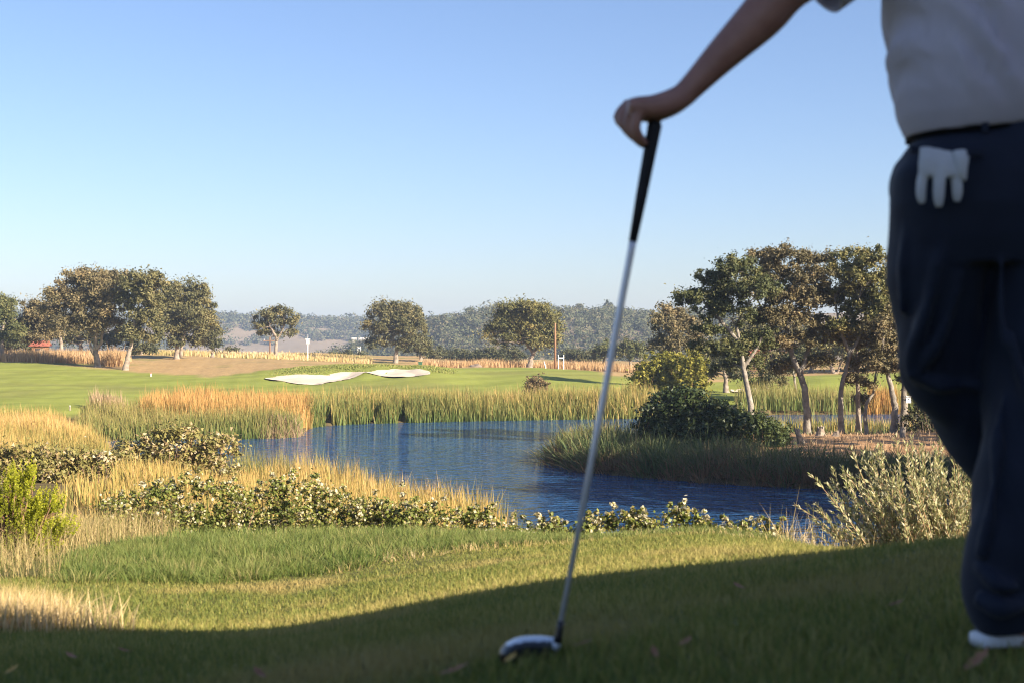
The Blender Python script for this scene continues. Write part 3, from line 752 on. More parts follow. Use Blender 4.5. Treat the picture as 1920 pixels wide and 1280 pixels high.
reeds('reed_bed', 'green reeds along the water edge of the near shore', [(420,52),(620,50.5),(798,44.5),(940,37.5),(972,36),(978,38),(950,40),(800,47.2),(620,53.6),(430,55)], 4500, 1.5, .03, reed_green, 209)
BANK = [(1022,70.5),(1100,65.6),(1200,63.4),(1330,60.6),(1600,57.8),(2000,54),(2000,58),(1600,61.3),(1470,63),(1330,65.8),(1230,68.5),(1150,74),(1080,76)]
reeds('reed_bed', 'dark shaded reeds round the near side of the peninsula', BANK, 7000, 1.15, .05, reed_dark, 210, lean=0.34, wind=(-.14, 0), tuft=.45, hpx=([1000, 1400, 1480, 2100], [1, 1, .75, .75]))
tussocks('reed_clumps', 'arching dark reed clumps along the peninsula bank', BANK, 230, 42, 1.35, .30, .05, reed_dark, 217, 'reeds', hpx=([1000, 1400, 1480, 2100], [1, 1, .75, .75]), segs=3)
tussocks('reed_clumps', 'olive sunlit reed clumps on the tip of the peninsula', [(1030,71.5),(1090,69),(1180,70),(1190,75.5),(1080,76)], 60, 40, 1.3, .3, .05, reed_green, 218, 'reeds', segs=3)
tussocks('reed_fringe', 'rusty dead reeds drooping over the water at the peninsula', [(1022,70.2),(1100,65.2),(1200,63.1),(1330,60.2),(1600,57.4),(2000,53.6),(2000,54.6),(1600,58.5),(1330,61.4),(1200,64.4),(1080,67.5),(1030,71.5)], 110, 34, .85, .34, .045, reed_rust, 211, 'reeds', lean=.5)
reeds('reed_fringe', 'short grass behind the peninsula trunks by the back water', [(1430,88),(1700,88),(2000,88),(2000,91.5),(1700,91.7),(1440,91.3)], 3500, 0.75, .04, reed_mix, 212)
reeds('reed_bed', 'reeds along the back water under the far right green', [(1380,115.5),(1680,118),(2050,118.5),(2050,124.5),(1680,124.5),(1380,122)], 9000, 1.7, .06, reed_green, 213)
reeds('reed_clump', 'golden reed clump on the back water behind the dark stem', [(1625,117.2),(1690,117.9),(1690,120.5),(1620,120)], 1500, 1.9, .06, reed_orange, 214)

reeds('litter_grass', 'sparse dry tufts on the sandy peninsula floor', [(1480,63),(1600,61.5),(1900,59),(1900,84),(1500,84)], 2600, 0.22, .05, reed_dry, 215, lean=.6, tuft=.8)
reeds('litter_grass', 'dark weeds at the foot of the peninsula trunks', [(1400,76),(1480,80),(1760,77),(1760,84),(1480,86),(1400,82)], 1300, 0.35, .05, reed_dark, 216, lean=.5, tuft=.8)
# dry tall grass on the rises
dry_gold = leafy('dry_grass_gold', [(.36,.22,.10), (.50,.33,.16), (.62,.44,.25)], 0.3)
dry_pale = leafy('dry_grass_pale', [(.26,.25,.08), (.48,.36,.14), (.62,.46,.22), (.74,.58,.34)], 0.3)
reeds('dry_grass', 'dry reddish grass on the berm under the left oaks', [(-150,172),(60,174),(150,176),(240,175),(250,186),(150,190),(-150,190)], 9000, 1.1, .09, dry_gold, 220, hv=.25)
reeds('dry_grass', 'pampas like dry tussock right of the big brown oak', [(195,171.5),(232,171.5),(236,176),(190,176)], 900, 1.9, .08, dry_gold, 221, lean=0.4)
reeds('dry_grass', 'low pale dry grass along the far edge of the rise', [(250,215),(700,225),(700,262),(250,255)], 9000, 0.7, .11, dry_pale, 222)
reeds('dry_grass', 'orange dry grass strip behind the green and the yellowing oak', [(780,186),(900,186),(985,206),(1060,196),(1180,184),(1240,180),(1240,196),(1180,205),(1060,214),(900,215),(780,220)], 11000, 0.95, .09, dry_gold, 223)
reeds('rough_grass', 'long green grass crowning the bunker mound', [(500,150.2),(560,151),(612,150.2),(625,153),(690,152.6),(705,154.2),(740,155.6),(785,154),(812,149.8),(850,150),(860,156),(815,164),(700,166),(560,162),(500,155)], 14000, 0.17, .09, fall=3.0, material=leafy('mound_grass', [(.15,.18,.04), (.23,.25,.06), (.34,.29,.10)], .25), seed=224, lean=.35)

# ------------------------------------------------------------------ bushes
bramble_leaf = leafy('bramble_leaf', [(0, (.05,.07,.02)), (.28, (.12,.15,.035)), (.52, (.22,.24,.05)), (.64, (.32,.25,.08)), (.74, (.46,.42,.26)), (1, (.66,.61,.46))], 0.22, 0.45)
bramble_far = leafy('bramble_leaf_far', [(0, (.11,.105,.04)), (.3, (.20,.19,.06)), (.55, (.30,.26,.085)), (.72, (.36,.25,.12)), (.84, (.52,.44,.28)), (1, (.66,.57,.40))], 0.22, 0.5)
ivy_leaf = leafy('dark_bush_leaf', [(.022,.036,.014), (.038,.058,.02), (.07,.09,.03), (.16,.17,.08)], 0.15, 0.35)
cane = surf('bramble_cane', [(.16,.08,.05), (.30,.18,.11)], 8.0, 0.8)
def bush(name, label, lobes, d, material, seed, leaf, per, cr, cat='bush', dens=1.0, canes=14, cane_r=0.012, flat=0.8, group=None, spike=0, canemat=None):
    rng = np.random.default_rng(seed)
    px0 = float(np.mean([l[0] for l in lobes])); d0 = d
    t = thing(name, label, cat, GP(px0, d0), group)
    cs, rs, rn_ = [], [], []
    mb = MB()
    for lb in lobes:
        px, py, rx, ry = lb[:4]; dd = d + (lb[4] if len(lb) > 4 else 0)
        c = P(px, py, dd); k = dd / F
        R = np.array([rx * k, (lb[5] if len(lb) > 5 else rx * k * .8), ry * k])
        n = max(5, int(dens * 5.0 * R[0] * max(R[2], R[1] * .6) / cr ** 2))
        v = rng.normal(size=(n, 3)); v /= np.linalg.norm(v, axis=1)[:, None]
        v[:, 2] = np.where(v[:, 2] < -.2, np.abs(v[:, 2]), v[:, 2])
        pc = c + v * (rng.uniform(.15, 1, n) ** .4)[:, None] * R
        gzv = ground(pc[:, 0], pc[:, 1])
        pc[:, 2] = np.maximum(pc[:, 2], gzv + cr * .5)
        cs.append(pc); rs.append(cr * rng.uniform(.6, 1.3, n)); rn_.append(np.clip(rng.normal(.48, .26, n), 0, 1))
        # skirt: fill down to the soil
        for p in pc[rng.permutation(n)[:canes]]:
            g = np.array([p[0] + rng.normal(0, .15), p[1] + rng.normal(0, .15), 0]); g[2] = gz(g[0], g[1]) - .05
            m = (p + g) / 2 + rng.normal(0, .12, 3)
            mb.tube([g, m, p], [cane_r, cane_r * .8, cane_r * .3], 4)
        for s in range(int(spike)):
            a = pc[rng.integers(n)]
            tip = a + np.array([rng.normal(0, .16), rng.normal(0, .16), rng.uniform(.08, .26)]) * (cr / .17)
            mb.tube([a, (a + tip) / 2, tip], [cane_r * .6, cane_r * .5, cane_r * .25], 3)
            kk = 3
            cs.append(np.linspace(a, tip, kk)); rs.append(np.full(kk, cr * .35)); rn_.append(np.clip(rng.normal(.7, .2, kk), 0, 1))
    cs = np.concatenate(cs); rs = np.concatenate(rs); rn_ = np.concatenate(rn_)
    # leaves go on down to the soil
    low = cs.copy(); gl_ = ground(low[:, 0], low[:, 1])
    low[:, 2] = gl_ + np.maximum(low[:, 2] - gl_, .05) * rng.uniform(.1, .85, len(low)); low[:, :2] += rng.normal(0, cr * .6, (len(low), 2))
    cs = np.concatenate([cs, low]); rs = np.concatenate([rs, rs]); rn_ = np.concatenate([rn_, np.clip(rn_ - .1, 0, 1)])
    v, q, rn = leaf_cloud(rng, cs, rs, per, leaf, flat=flat, crnd=rn_, upbias=.5, asp=.8, shell=0, tri=d > 30)
    fo = link('foliage', mesh_np('foliage', v, [q], False, {'rnd': rn}), material, t)
    fo['kind'] = 'stuff'
    if mb.n:
        co = mb.build('canes', canemat or cane, t); co['kind'] = 'stuff'
    return t
bush('bramble_mound', 'big rounded bramble mound among the reeds on the left', [(330,832,66,36),(265,852,58,34),(395,848,50,38),(345,872,90,30),(245,878,50,24)], 45, bramble_far, 301, .10, 75, .36, 'bramble')
bush('bramble_thicket', 'low brown bramble thicket at the left edge behind the bright shrub', [(40,862,60,24),(120,865,70,20),(190,862,50,18),(70,890,80,24),(-40,860,60,30)], 43, bramble_far, 302, .10, 66, .36, 'bramble')
bush('bramble_hedge', 'long pale flecked bramble hedge along the back of the lawn', [(230, 957, 60, 23.8), (310, 937, 60, 27.0), (390, 927, 50, 25.400000000000002), (450, 947, 60, 31.8), (530, 934, 50, 27.0), (600, 937, 50, 27.0), (560, 977, 80, 23.8), (400, 977, 90, 25.400000000000002), (270, 992, 70, 20.6), (670, 957, 60, 25.400000000000002), (740, 962, 60, 25.400000000000002), (700, 987, 80, 19.0), (820, 974, 60, 22.200000000000003), (890, 984, 50, 20.6), (940, 997, 40, 15.8)], 19.5, bramble_leaf, 303, .044, 44, .17, 'bramble', dens=1.15, canes=6, cane_r=.006, spike=5)
bush('bramble_hedge', 'low straggly bramble row in front of the water left of the willow', [(1000, 996, 30, 11.600000000000001), (1045, 998, 35, 10), (1120, 991, 36, 14.8), (1160, 978, 30, 16.4), (1220, 988, 40, 16.4), (1270, 978, 34, 18.0), (1320, 991, 40, 13.200000000000001), (1380, 998, 40, 11.600000000000001), (1440, 1004, 40, 10)], 15.5, bramble_leaf, 304, .042, 34, .105, 'bramble', dens=1.0, canes=5, cane_r=.005, spike=6)
bush('dark_bush', 'dense dark bramble bush on the tip of the peninsula', [(1275,765,62,38),(1235,790,40,36),(1330,785,64,38),(1400,798,56,28),(1300,805,100,28),(1290,742,32,18),(1450,812,30,16)], 70.5, ivy_leaf, 305, .15, 70, .42, 'bush')
bush('low_bush', 'sunlit green bush under the leftmost peninsula oak', [(1430,805,34,18),(1460,815,26,12),(1400,812,36,16)], 70.5, leafy('low_bush_leaf', [(.05,.07,.02), (.09,.11,.03), (.16,.16,.05)], .2), 306, .13, 70, .35, 'bush')
yellow_leaf = leafy('yellow_bush_leaf', [(.12,.13,.025), (.20,.20,.035), (.32,.29,.05), (.46,.38,.09)], 0.35)
bush('yellow_bush', 'wide yellow green willow bush across the water', [(1225,700,42,26),(1260,688,34,24),(1205,712,28,16),(1245,718,50,16)], 127, yellow_leaf, 307, .2, 80, .6, 'bush', spike=10, cane_r=.03)
bush('yellow_bush', 'taller narrow yellow bush right of the wide one', [(1302,685,16,22),(1292,705,20,20),(1308,708,16,18)], 124, yellow_leaf, 308, .2, 80, .55, 'bush', spike=8, cane_r=.03)
twig = surf('dry_twig', [(.20,.14,.10), (.34,.25,.17)], 6.0, .9)
bush('twiggy_shrub', 'round twiggy brown shrub on the bank before the green', [(1005,722,22,14),(992,728,14,10),(1018,727,14,10)], 122, leafy('twiggy_leaf', [(.13,.09,.05), (.22,.16,.08), (.34,.25,.14)], .25), 309, .11, 26, .42, 'shrub', canes=30, cane_r=.02, canemat=twig, spike=12)
bush('scrub_bush', 'bare dark scrub at the foot of the bird box oak', [(1720,790,30,22),(1740,765,26,26),(1765,800,26,18)], 77, oak_dark, 310, .12, 30, .35, 'bush', canes=40, cane_r=.015, canemat=twig)

# bright yellow-green shrub at the left edge: upright feathery shoots
def feather_shrub():
    rng = np.random.default_rng(320)
    d = 13.6
    t = thing('conifer_shrub', 'bright yellow green feathery shrub at the left edge', 'shrub', GP(25, d))
    base = GP(20, d)
    mb = MB(); V, Q, R, H = [], [], [], []
    nv = 0
    tips = []
    outl = [(-60,880),(-20,862),(12,868),(30,860),(55,866),(62,870),(38,905),(80,915),(95,905),(118,912),(122,925),(100,935),(110,960),(130,965),(150,968),(125,990),(115,1005),(95,1012),(60,1020),(20,1020),(-40,1000)]
    for k in range(760):
        a = outl[rng.integers(len(outl))]
        f_ = rng.uniform(.35, 1.0) if k > 40 else 1.0
        px = 10 + (a[0] - 10) * f_ + rng.normal(0, 7); py = 1000 + (a[1] - 1000) * f_ + rng.normal(0, 6)
        dd = d + rng.normal(0, .28) * (1.25 - f_)
        tip = P(px, py, dd)
        g = gz(tip[0], tip[1])
        tip[2] = max(tip[2], g + .06)
        L = rng.uniform(.12, .24)
        dr = tip - (base + np.array([0, 0, .1])); dr /= np.linalg.norm(dr)
        dr = dr * .7 + np.array([0, 0, .75]); dr /= np.linalg.norm(dr)
        st = tip - dr * L
        if k % 4 == 0:
            m0 = (st + base) / 2 + rng.normal(0, .05, 3)
            mb.tube([base, m0, st], [.014, .009, .005], 4)
        # needles up the shoot
        m = 42
        s = rng.uniform(0, 1, m)
        c = st + dr * (s * L)[:, None]
        v = rng.normal(size=(m, 3)); v -= (v @ dr)[:, None] * dr; v /= np.linalg.norm(v, axis=1)[:, None]
        n_ = (v * .75 + dr * .7); n_ /= np.linalg.norm(n_, axis=1)[:, None]
        ln = rng.uniform(.018, .036, m) * (1.15 - .6 * s)
        wd = np.cross(n_, rng.normal(size=(m, 3))); wd /= np.linalg.norm(wd, axis=1)[:, None]
        wd *= (ln * .22)[:, None]
        e = c + n_ * ln[:, None]
        V.append(np.stack([c, (c + e) / 2 + wd, e, (c + e) / 2 - wd], 1).reshape(-1, 3))
        Q.append(np.arange(m * 4).reshape(-1, 4) + nv); nv += m * 4
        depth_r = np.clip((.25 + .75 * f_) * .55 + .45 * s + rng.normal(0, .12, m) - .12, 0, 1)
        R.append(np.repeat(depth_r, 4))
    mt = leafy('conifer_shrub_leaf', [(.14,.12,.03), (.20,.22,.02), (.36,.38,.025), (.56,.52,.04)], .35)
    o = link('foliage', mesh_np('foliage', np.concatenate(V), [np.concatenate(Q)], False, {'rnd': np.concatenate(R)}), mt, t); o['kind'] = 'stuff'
    o = mb.build('branches', cane, t); o['kind'] = 'stuff'
feather_shrub()

# pale willow shrub beside the golfer's leg
def willow():
    rng = np.random.default_rng(330)
    d = 16.0
    root = GP(1752, d)
    t = thing('willow_shrub', 'pale leaved willow shrub at the water edge beside the golfer', 'shrub', root)
    mb = MB(); V, Q, R = [], [], []; nv = 0
    for k in range(330):
        b0 = root + np.array([rng.normal(0, .28), rng.normal(0, .35), 0]); b0[2] = gz(b0[0], b0[1]) - .05
        th = float(np.clip(rng.normal(-.05, .52), -1.15, 1.1)); 
        L = rng.uniform(1.3, 2.2) * (1 - .12 * abs(th))
        dy = rng.normal(0, .35)
        dr = np.array([math.sin(th) * .75, dy, math.cos(th) * .85 + .25]); dr /= np.linalg.norm(dr)
        pts = []
        for s in np.linspace(0, 1, 7):
            p = b0 + dr * L * s + np.array([math.sin(th) * .45, 0, -.30 * abs(math.sin(th))]) * s ** 2 * L * .5
            p[2] = max(p[2], gz(p[0], p[1]) + .02)
            pts.append(p)
        mb.tube(pts, [.011, .01, .008, .007, .005, .004, .002], 4)
        pts = np.array(pts)
        m = int(85 * L)
        s = rng.uniform(.1, 1, m) * 5.999
        i = s.astype(int); f_ = (s - i)[:, None]
        c = pts[i] * (1 - f_) + pts[i + 1] * f_
        ax = pts[i + 1] - pts[i]; ax /= np.linalg.norm(ax, axis=1)[:, None]
        v = rng.normal(size=(m, 3)); v /= np.linalg.norm(v, axis=1)[:, None]
        n_ = ax * .85 + v * .6; n_ /= np.linalg.norm(n_, axis=1)[:, None]
        ln = rng.uniform(.045, .085, m)
        wd = np.cross(n_, rng.normal(size=(m, 3))); wd /= np.linalg.norm(wd, axis=1)[:, None]
        wd *= (ln * .13)[:, None]
        e = c + n_ * ln[:, None]
        V.append(np.stack([c, c * .55 + e * .45 + wd, e, c * .55 + e * .45 - wd], 1).reshape(-1, 3))
        Q.append(np.arange(m * 4).reshape(-1, 4) + nv); nv += m * 4
        R.append(np.repeat(np.clip(rng.normal(.55, .28, m), 0, 1), 4))
    mt = leafy('willow_leaf', [(.13,.15,.05), (.27,.28,.11), (.46,.43,.22), (.64,.58,.38)], .3, .5)
    o = link('foliage', mesh_np('foliage', np.concatenate(V), [np.concatenate(Q)], False, {'rnd': np.concatenate(R)}), mt, t); o['kind'] = 'stuff'
    o = mb.build('branches', surf('willow_twig', [(.28,.17,.09), (.40,.26,.14)], 5.0, .8), t); o['kind'] = 'stuff'
willow()

# ------------------------------------------------------------------ near grass
lawn_blade = leafy('lawn_blade', [(.09,.13,.028), (.17,.195,.042), (.285,.27,.066), (.43,.35,.12)], 0.3, patch=((.39,.30,.11), 1.1, .52, .76))
rough_blade = leafy('rough_blade', [(.07,.115,.024), (.115,.165,.034), (.18,.21,.05), (.32,.28,.11)], 0.32, tip=((.26,.27,.09), .5, 1.1, .5))
rng = np.random.default_rng(401)
def near_blades(name, label, pd, n, h, w, material, seed, lean=.5, hv=.25, segs=2, tuft=.3, sink=.004, ts=6.0, wind=(0, 0), edge=0.0):
    rng = np.random.default_rng(seed)
    poly = poly_xy(pd)
    xy = sample_poly(rng, poly, n)
    ed = seg_dist(xy[:, 0], xy[:, 1], poly)
    kp = rng.uniform(0, 1, n) < .1 + .9 * sstep(0, edge, ed + .5 * edge * wob(xy[:, 0], xy[:, 1], 4.0)) if edge else np.ones(n, dtype=bool)
    xy, ed = xy[kp], ed[kp]; n = len(xy)
    tf = wob(xy[:, 0], xy[:, 1], ts)
    hh = h * np.clip(1 + rng.normal(0, hv, n) + tuft * tf, .3, 2.0)
    rn = np.clip(.45 + .22 * wob(xy[:, 0] + 3, xy[:, 1], 2.5) + rng.normal(0, .24, n), 0, 1)
    return blades_obj(name, material, label, 'grass', rng, xy, hh, w * rng.uniform(.7, 1.3, n), rnd=rn, lean=lean, segs=segs, sink=sink, wind=wind)
near_blades('lawn_grass', 'shaded short lawn grass round the golfer', [(-160,2.0),(2080,2.0),(2080,4.6),(-160,4.6)], 62000, .032, .0055, lawn_blade, 402, lean=.7, segs=1)
near_blades('lawn_grass', 'mown lawn grass across the middle, half in shade', [(-160,4.6),(2080,4.6),(2080,7.4),(1700,8.2),(1500,10.0),(1060,11.4),(870,11.1),(640,10.8),(-160,10.9)], 140000, .030, .0060, lawn_blade, 403, lean=.8, segs=1)
ROUGH = [(95,10.25),(400,10.1),(640,10.3),(760,10.8),(870,11.0),(1060,11.2),(1300,10.6),(1500,9.9),(1640,9.4),(1640,10.8),(1500,12),(1300,13),(960,14.6),(600,16),(250,15.5),(120,13)]
near_blades('rough_grass', 'long green grass strip between lawn and brambles', ROUGH, 30000, .07, .006, rough_blade, 404, lean=.6, tuft=.4, ts=3.2, wind=(.12, 0), edge=.5)
tussocks('grass_tussocks', 'clumped tall green tufts in the long grass strip', ROUGH, 560, 95, .125, .12, .007, rough_blade, 414, hpx=([0, 800, 1000, 2000], [1, .9, .5, .5]))
tussocks('dry_tussocks', 'straw tufts scattered along the front of the long grass', [(640,10.4),(870,10.8),(1060,11.0),(1500,9.7),(1500,10.4),(1060,11.8),(640,11.2)], 40, 50, .06, .10, .005, dry_pale, 415)
near_blades('dry_tuft', 'straw coloured dry grass in the left foreground', [(-200,5.9),(60,6.0),(270,6.5),(160,7.3),(90,8.4),(-200,9.0)], 15000, .12, .005, dry_pale, 405, lean=.55, tuft=.3, edge=.5)
near_blades('dry_weeds', 'dry straw and weeds round the bright shrub', [(-150,10.6),(105,10.6),(130,13.5),(260,15.3),(340,18),(330,20),(150,20),(-150,19)], 17000, .30, .006, leafy('dry_weed_blade', [(.14,.16,.04), (.32,.26,.10), (.50,.37,.17), (.60,.47,.25)], .3), 406, lean=.6, tuft=.4, segs=2, edge=1.6)
near_blades('bank_grass', 'grass on the bank falling away to the water', [(300,15.5),(960,14.2),(1500,11.5),(1700,9),(2000,8),(2000,20),(1500,22),(960,24),(330,24)], 15000, .11, .012, rough_blade, 407, lean=.6, segs=1)
# straws at the foot of the willow
near_blades('shore_straw', 'pale straw stems at the water edge left of the willow', [(1440,12.5),(1640,11.5),(1660,13),(1450,14.5)], 700, .42, .007, dry_pale, 408, lean=.35)

# ------------------------------------------------------------------ small things about the course
white_paint = surf('white_paint', [(.70,.70,.68), (.80,.80,.78)], 4.0, .5)
pole_wood = surf('pole_wood', [(.20,.11,.06), (.32,.18,.10)], 3.0, .85, .5, 20.0)
old_wood = surf('weathered_wood', [(.24,.20,.15), (.40,.34,.26)], 6.0, .9, .5, 20.0)
green_paint = surf('green_paint', [(.035,.10,.055), (.05,.13,.075)], 4.0, .5)
grey_metal = surf('grey_metal', [(.35,.36,.38), (.45,.46,.48)], 5.0, .4)
red_roof = surf('red_roof', [(.30,.09,.06), (.40,.14,.09)], 1.2, .8)
pale_wall = surf('pale_wall', [(.52,.47,.40), (.62,.57,.49)], .8, .8)
dark_glass = surf('dark_glass', [(.03,.04,.05), (.05,.06,.08)], 1.0, .1, spec=.5)
rock_mat = surf('rock_soil', [(.16,.12,.09), (.26,.20,.15)], 3.0, .95, .8, 12.0)
def px_h(d, px): return px * d / F

d = 225; g = GP(577, d); h = px_h(d, 46)
t = thing('weather_mast', 'white weather mast standing on the dry rise', 'mast', g)
MB().tube([g - [0, 0, .2], g + [0, 0, h * .7]], .065, 8).build('pole', white_paint, t)
MB().box(g + [0, 0, h * .72], (.45, .4, .65)).build('instrument_box', white_paint, t)
MB().box(g + [0, 0, h * .82], (.8, .10, .10)).build('cross_arm', white_paint, t)
MB().tube([g + [0, 0, h * .82], g + [0, 0, h * 1.02]], .05, 6).build('antenna', grey_metal, t)

def utility_pole(label, px, d, top_px, arm, r):
    g = GP(px, d); h = CAMZ - (top_px - HY) / F * d - g[2]
    t = thing('utility_pole', label, 'pole', g, 'wooden utility poles')
    MB().tube([g - [0, 0, .3], g + [0, 0, h * .5], g + [0, 0, h]], [r, r * .9, r * .75], 10).build('pole', pole_wood, t, True)
    if not arm: return
    MB().box(g + [0, -r * 1.4, h - .6], (arm, .12, .14)).build('cross_arm', pole_wood, t)
    for s in (-.42, .42):
        MB().tube([g + [arm * s, -r * 1.4, h - .53], g + [arm * s, -r * 1.4, h - .3]], [.07, .05], 6).build('insulator', grey_metal, t)
utility_pole('wooden utility pole just left of the open crowned oak', 506, 246, 632, 2.2, .13)
utility_pole('reddish wooden pole in front of the yellowing oak', 1041, 198, 606, 0, .16)

d = 192; g = GP(1049, d)
t = thing('white_frame', 'thin white posted frame right of the reddish pole', 'frame', g)
for px in (1047, 1057):
    q = GP(px, d); q[2] = g[2]
    MB().box(q + [0, 0, .95], (.10, .10, 2.1)).build('post', white_paint, t)
MB().box(GP(1052, d) * [1, 1, 0] + [0, -.02, g[2] + 1.55], (.62, .11, .16)).build('rail', white_paint, t)
d = 200; g = GP(1024, d)
t = thing('leaning_stake', 'white stake leaning left under the yellowing oak', 'stake', g)
MB().tube([g - [0, 0, .1], g + [-.28, 0, 1.0]], [.08, .07], 6).build('shaft', white_paint, t)
MB().tube([g + [-.28, 0, 1.0], g + [-.31, 0, 1.12]], [.085, .03], 6).build('tip', grey_metal, t)
d = 172; g = GP(788, d)
t = thing('utility_box', 'green upright utility box behind the right bunker', 'box', g)
MB().box(g + [0, 0, .42], (.46, .42, 1.0)).build('cabinet', green_paint, t)
MB().box(g + [0, 0, .955], (.54, .50, .07)).build('lid', green_paint, t)
MB().box(g + [0, -.222, .45], (.34, .02, .7)).build('door', green_paint, t)
d = 100; g = GP(131, d)
t = thing('marker_post', 'short wooden marker post on the left fairway edge', 'post', g)
MB().tube([g - [0, 0, .1], g + [0, 0, .3]], [.05, .05], 8).build('stem', old_wood, t)
MB().tube([g + [0, 0, .3], g + [0, 0, .34]], [.055, .03], 8).build('cap', white_paint, t)
d = 152; g = GP(283, d)
t = thing('yardage_marker', 'small pinkish marker on the fairway below the grove', 'marker', g)
MB().box(g + [0, 0, .18], (.14, .12, .34)).build('block', pale_wall, t)
MB().box(g + [0, 0, .40], (.14, .14, .1)).build('cap', red_roof, t)
d = 290; g = GP(674, d)
t = thing('sign_frame', 'tiny white sign frame left of the round lone oak', 'sign', g)
for px in (671, 676): MB().box([PX(px, d), d, g[2] + .9], (.09, .09, 1.5)).build('post', white_paint, t)
MB().box([PX(673.5, d), d - .08, g[2] + 1.35], (.45, .06, .22)).build('board', white_paint, t)

def blob(name, label, cat, c, r, material, seed, parts=None, group=None):
    rng = np.random.default_rng(seed)
    n, m = 22, 12
    th = np.linspace(0, 2 * np.pi, n, endpoint=False); ph = np.linspace(0, np.pi, m)
    T, Ph = np.meshgrid(th, ph)
    dirs = np.stack([np.cos(T) * np.sin(Ph), np.sin(T) * np.sin(Ph), np.cos(Ph)], -1)
    k = rng.normal(size=(6, 3)) * 2.2; p0 = rng.uniform(0, 6, 6)
    rr = 1 + .13 * sum(np.sin(dirs @ k[i] + p0[i]) for i in range(6)) / 1.5
    v = (dirs * rr[..., None] * np.array(r)).reshape(-1, 3) + np.array(c)
    ix = np.arange(n * m).reshape(m, n)
    q = np.stack([ix[:-1], np.roll(ix[:-1], -1, 1), np.roll(ix[1:], -1, 1), ix[1:]], -1).reshape(-1, 4)
    return tag(link(name, mesh_np(name, v, [q], True), material), label, cat, group)
blob('soil_heap', 'low brown soil heap at the back of the green', 'heap', GP(890, 182), (.85, .7, .55), rock_mat, 5)

def stump(label, px, py, d, h, r, seed, lean):
    rng = np.random.default_rng(seed)
    g = GP(px, d)
    t = thing('tree_stump', label, 'stump', g, 'broken stumps on the peninsula')
    n = 11
    mb = MB(); vs, fs = [], []
    for i, (f, rr) in enumerate(((-.1, 1.5), (.15, 1.1), (.6, .85), (1.0, .7))):
        for k in range(n):
            a = 2 * math.pi * k / n
            jag = (rng.uniform(-.38, .15) if i == 3 else 0) * h
            rad = r * rr * (1 + .16 * math.sin(3 * a + seed) + rng.normal(0, .05))
            vs.append((g[0] + rad * math.cos(a) + lean * h * max(f, 0), g[1] + rad * math.sin(a), g[2] + f * h + jag))
    for i in range(3):
        for k in range(n): fs.append((i * n + k, i * n + (k + 1) % n, (i + 1) * n + (k + 1) % n, (i + 1) * n + k))
    mb.add(vs, fs); mb.build('bole', bark, t)
    mb = MB(); mb.add([vs[3 * n + k] for k in range(n)] + [(g[0] + lean * h, g[1], g[2] + h * .55)], [(k, (k + 1) % n, n) for k in range(n)])
    mb.build('broken_top', bark, t)
stump('tallest broken stump leaning left at the foot of the forked oak', 1503, 828, 72, .75, .16, 3, -.35)
stump('broad broken stump right of the forked oak', 1538, 818, 77, .55, .22, 7, .05)
stump('low stump in front of the bent trunk', 1568, 818, 76, .28, .18, 11, .1)
stump('dark stump on the sandy ground left of the bird box', 1690, 815, 74, .55, .17, 13, .2)

d = 79.4; c = P(1703, 749, d)
t = thing('bird_box', 'small white bird box fixed to the straight oak', 'bird box', c)
MB().box(c, (.26, .20, .34)).build('body', white_paint, t)
MB().box(c + [0, -.02, .20], (.34, .30, .035), rx=-.12).build('roof', white_paint, t)
MB().tube([c + [0, -.098, .05], c + [0, -.108, .05]], [.035, .035], 10).build('hole_disc', dark_glass, t)  # no opening: a dark disc whose colour stands for the shade inside a hole
MB().box(c + [-.16, .06, 0], (.1, .08, .08)).build('bracket', old_wood, t)

def house(name, label, px, d, w, dep, h, roofh, wallm, roofm, group=None, nwin=3, zb=None, rot=0.0):
    g = GP(px, d)
    if zb is not None: g[2] = zb
    t = thing(name, label, 'building', g, group)
    MB().box(g + [0, 0, h / 2 - .5], (w, dep, h + 1)).build('wall', wallm, t)
    a, b_, e = w / 2 + .35, dep / 2 + .35, h
    v = [(-a, -b_, e), (a, -b_, e), (a, b_, e), (-a, b_, e), (-a, 0, e + roofh), (a, 0, e + roofh)]
    v = [tuple(np.array(p) + g) for p in v]
    MB().add(v, [(0, 1, 5, 4), (2, 3, 4, 5), (1, 2, 5), (3, 0, 4), (3, 2, 1, 0)]).build('roof', roofm, t)
    for k in range(nwin):
        x = (k + .5) / nwin * w - w / 2
        wd = MB().box(g + [x, -dep / 2 - .02, h * .55], (w / nwin * .42, .06, h * .4)).build('window', dark_glass, t)
    MB().box(g + [w * .5 - w / nwin * .04 - .3, -dep / 2 - .03, h * .36], (.5, .08, h * .7)).build('door', old_wood, t)
    return t
house('shed', 'small red roofed shed under the low brown oak', 76, 205, 1.9, 2.0, 1.3, .8, pole_wood, red_roof, nwin=1)
house('clubhouse', 'pale house with a red roof behind the peninsula oaks', 1448, 205, 7.5, 6, 1.6, 1.9, pole_wood, red_roof, nwin=4)
hx = hillA
def hill_z(px, py, d): return CAMZ - (py - HY) / F * d
for k, (px, w) in enumerate(((664, 4.0), (676, 3.0), (686, 4.4))):
    i = np.abs(hx[2] - PX(px, 1300)) + np.abs(hx[3] - 1330) * .6
    j = np.unravel_index(np.argmin(i), i.shape)
    house('hill_house', ['left one of three tiny white houses on the far ridge', 'middle one of three tiny white houses on the far ridge', 'right one of three tiny white houses on the far ridge'][k], px, float(hx[3][j]) - 3, w, 4, 2.4, 1.3, pale_wall, pale_wall, 'white houses on the far ridge', 2, float(hx[4][j]) + 2.0)

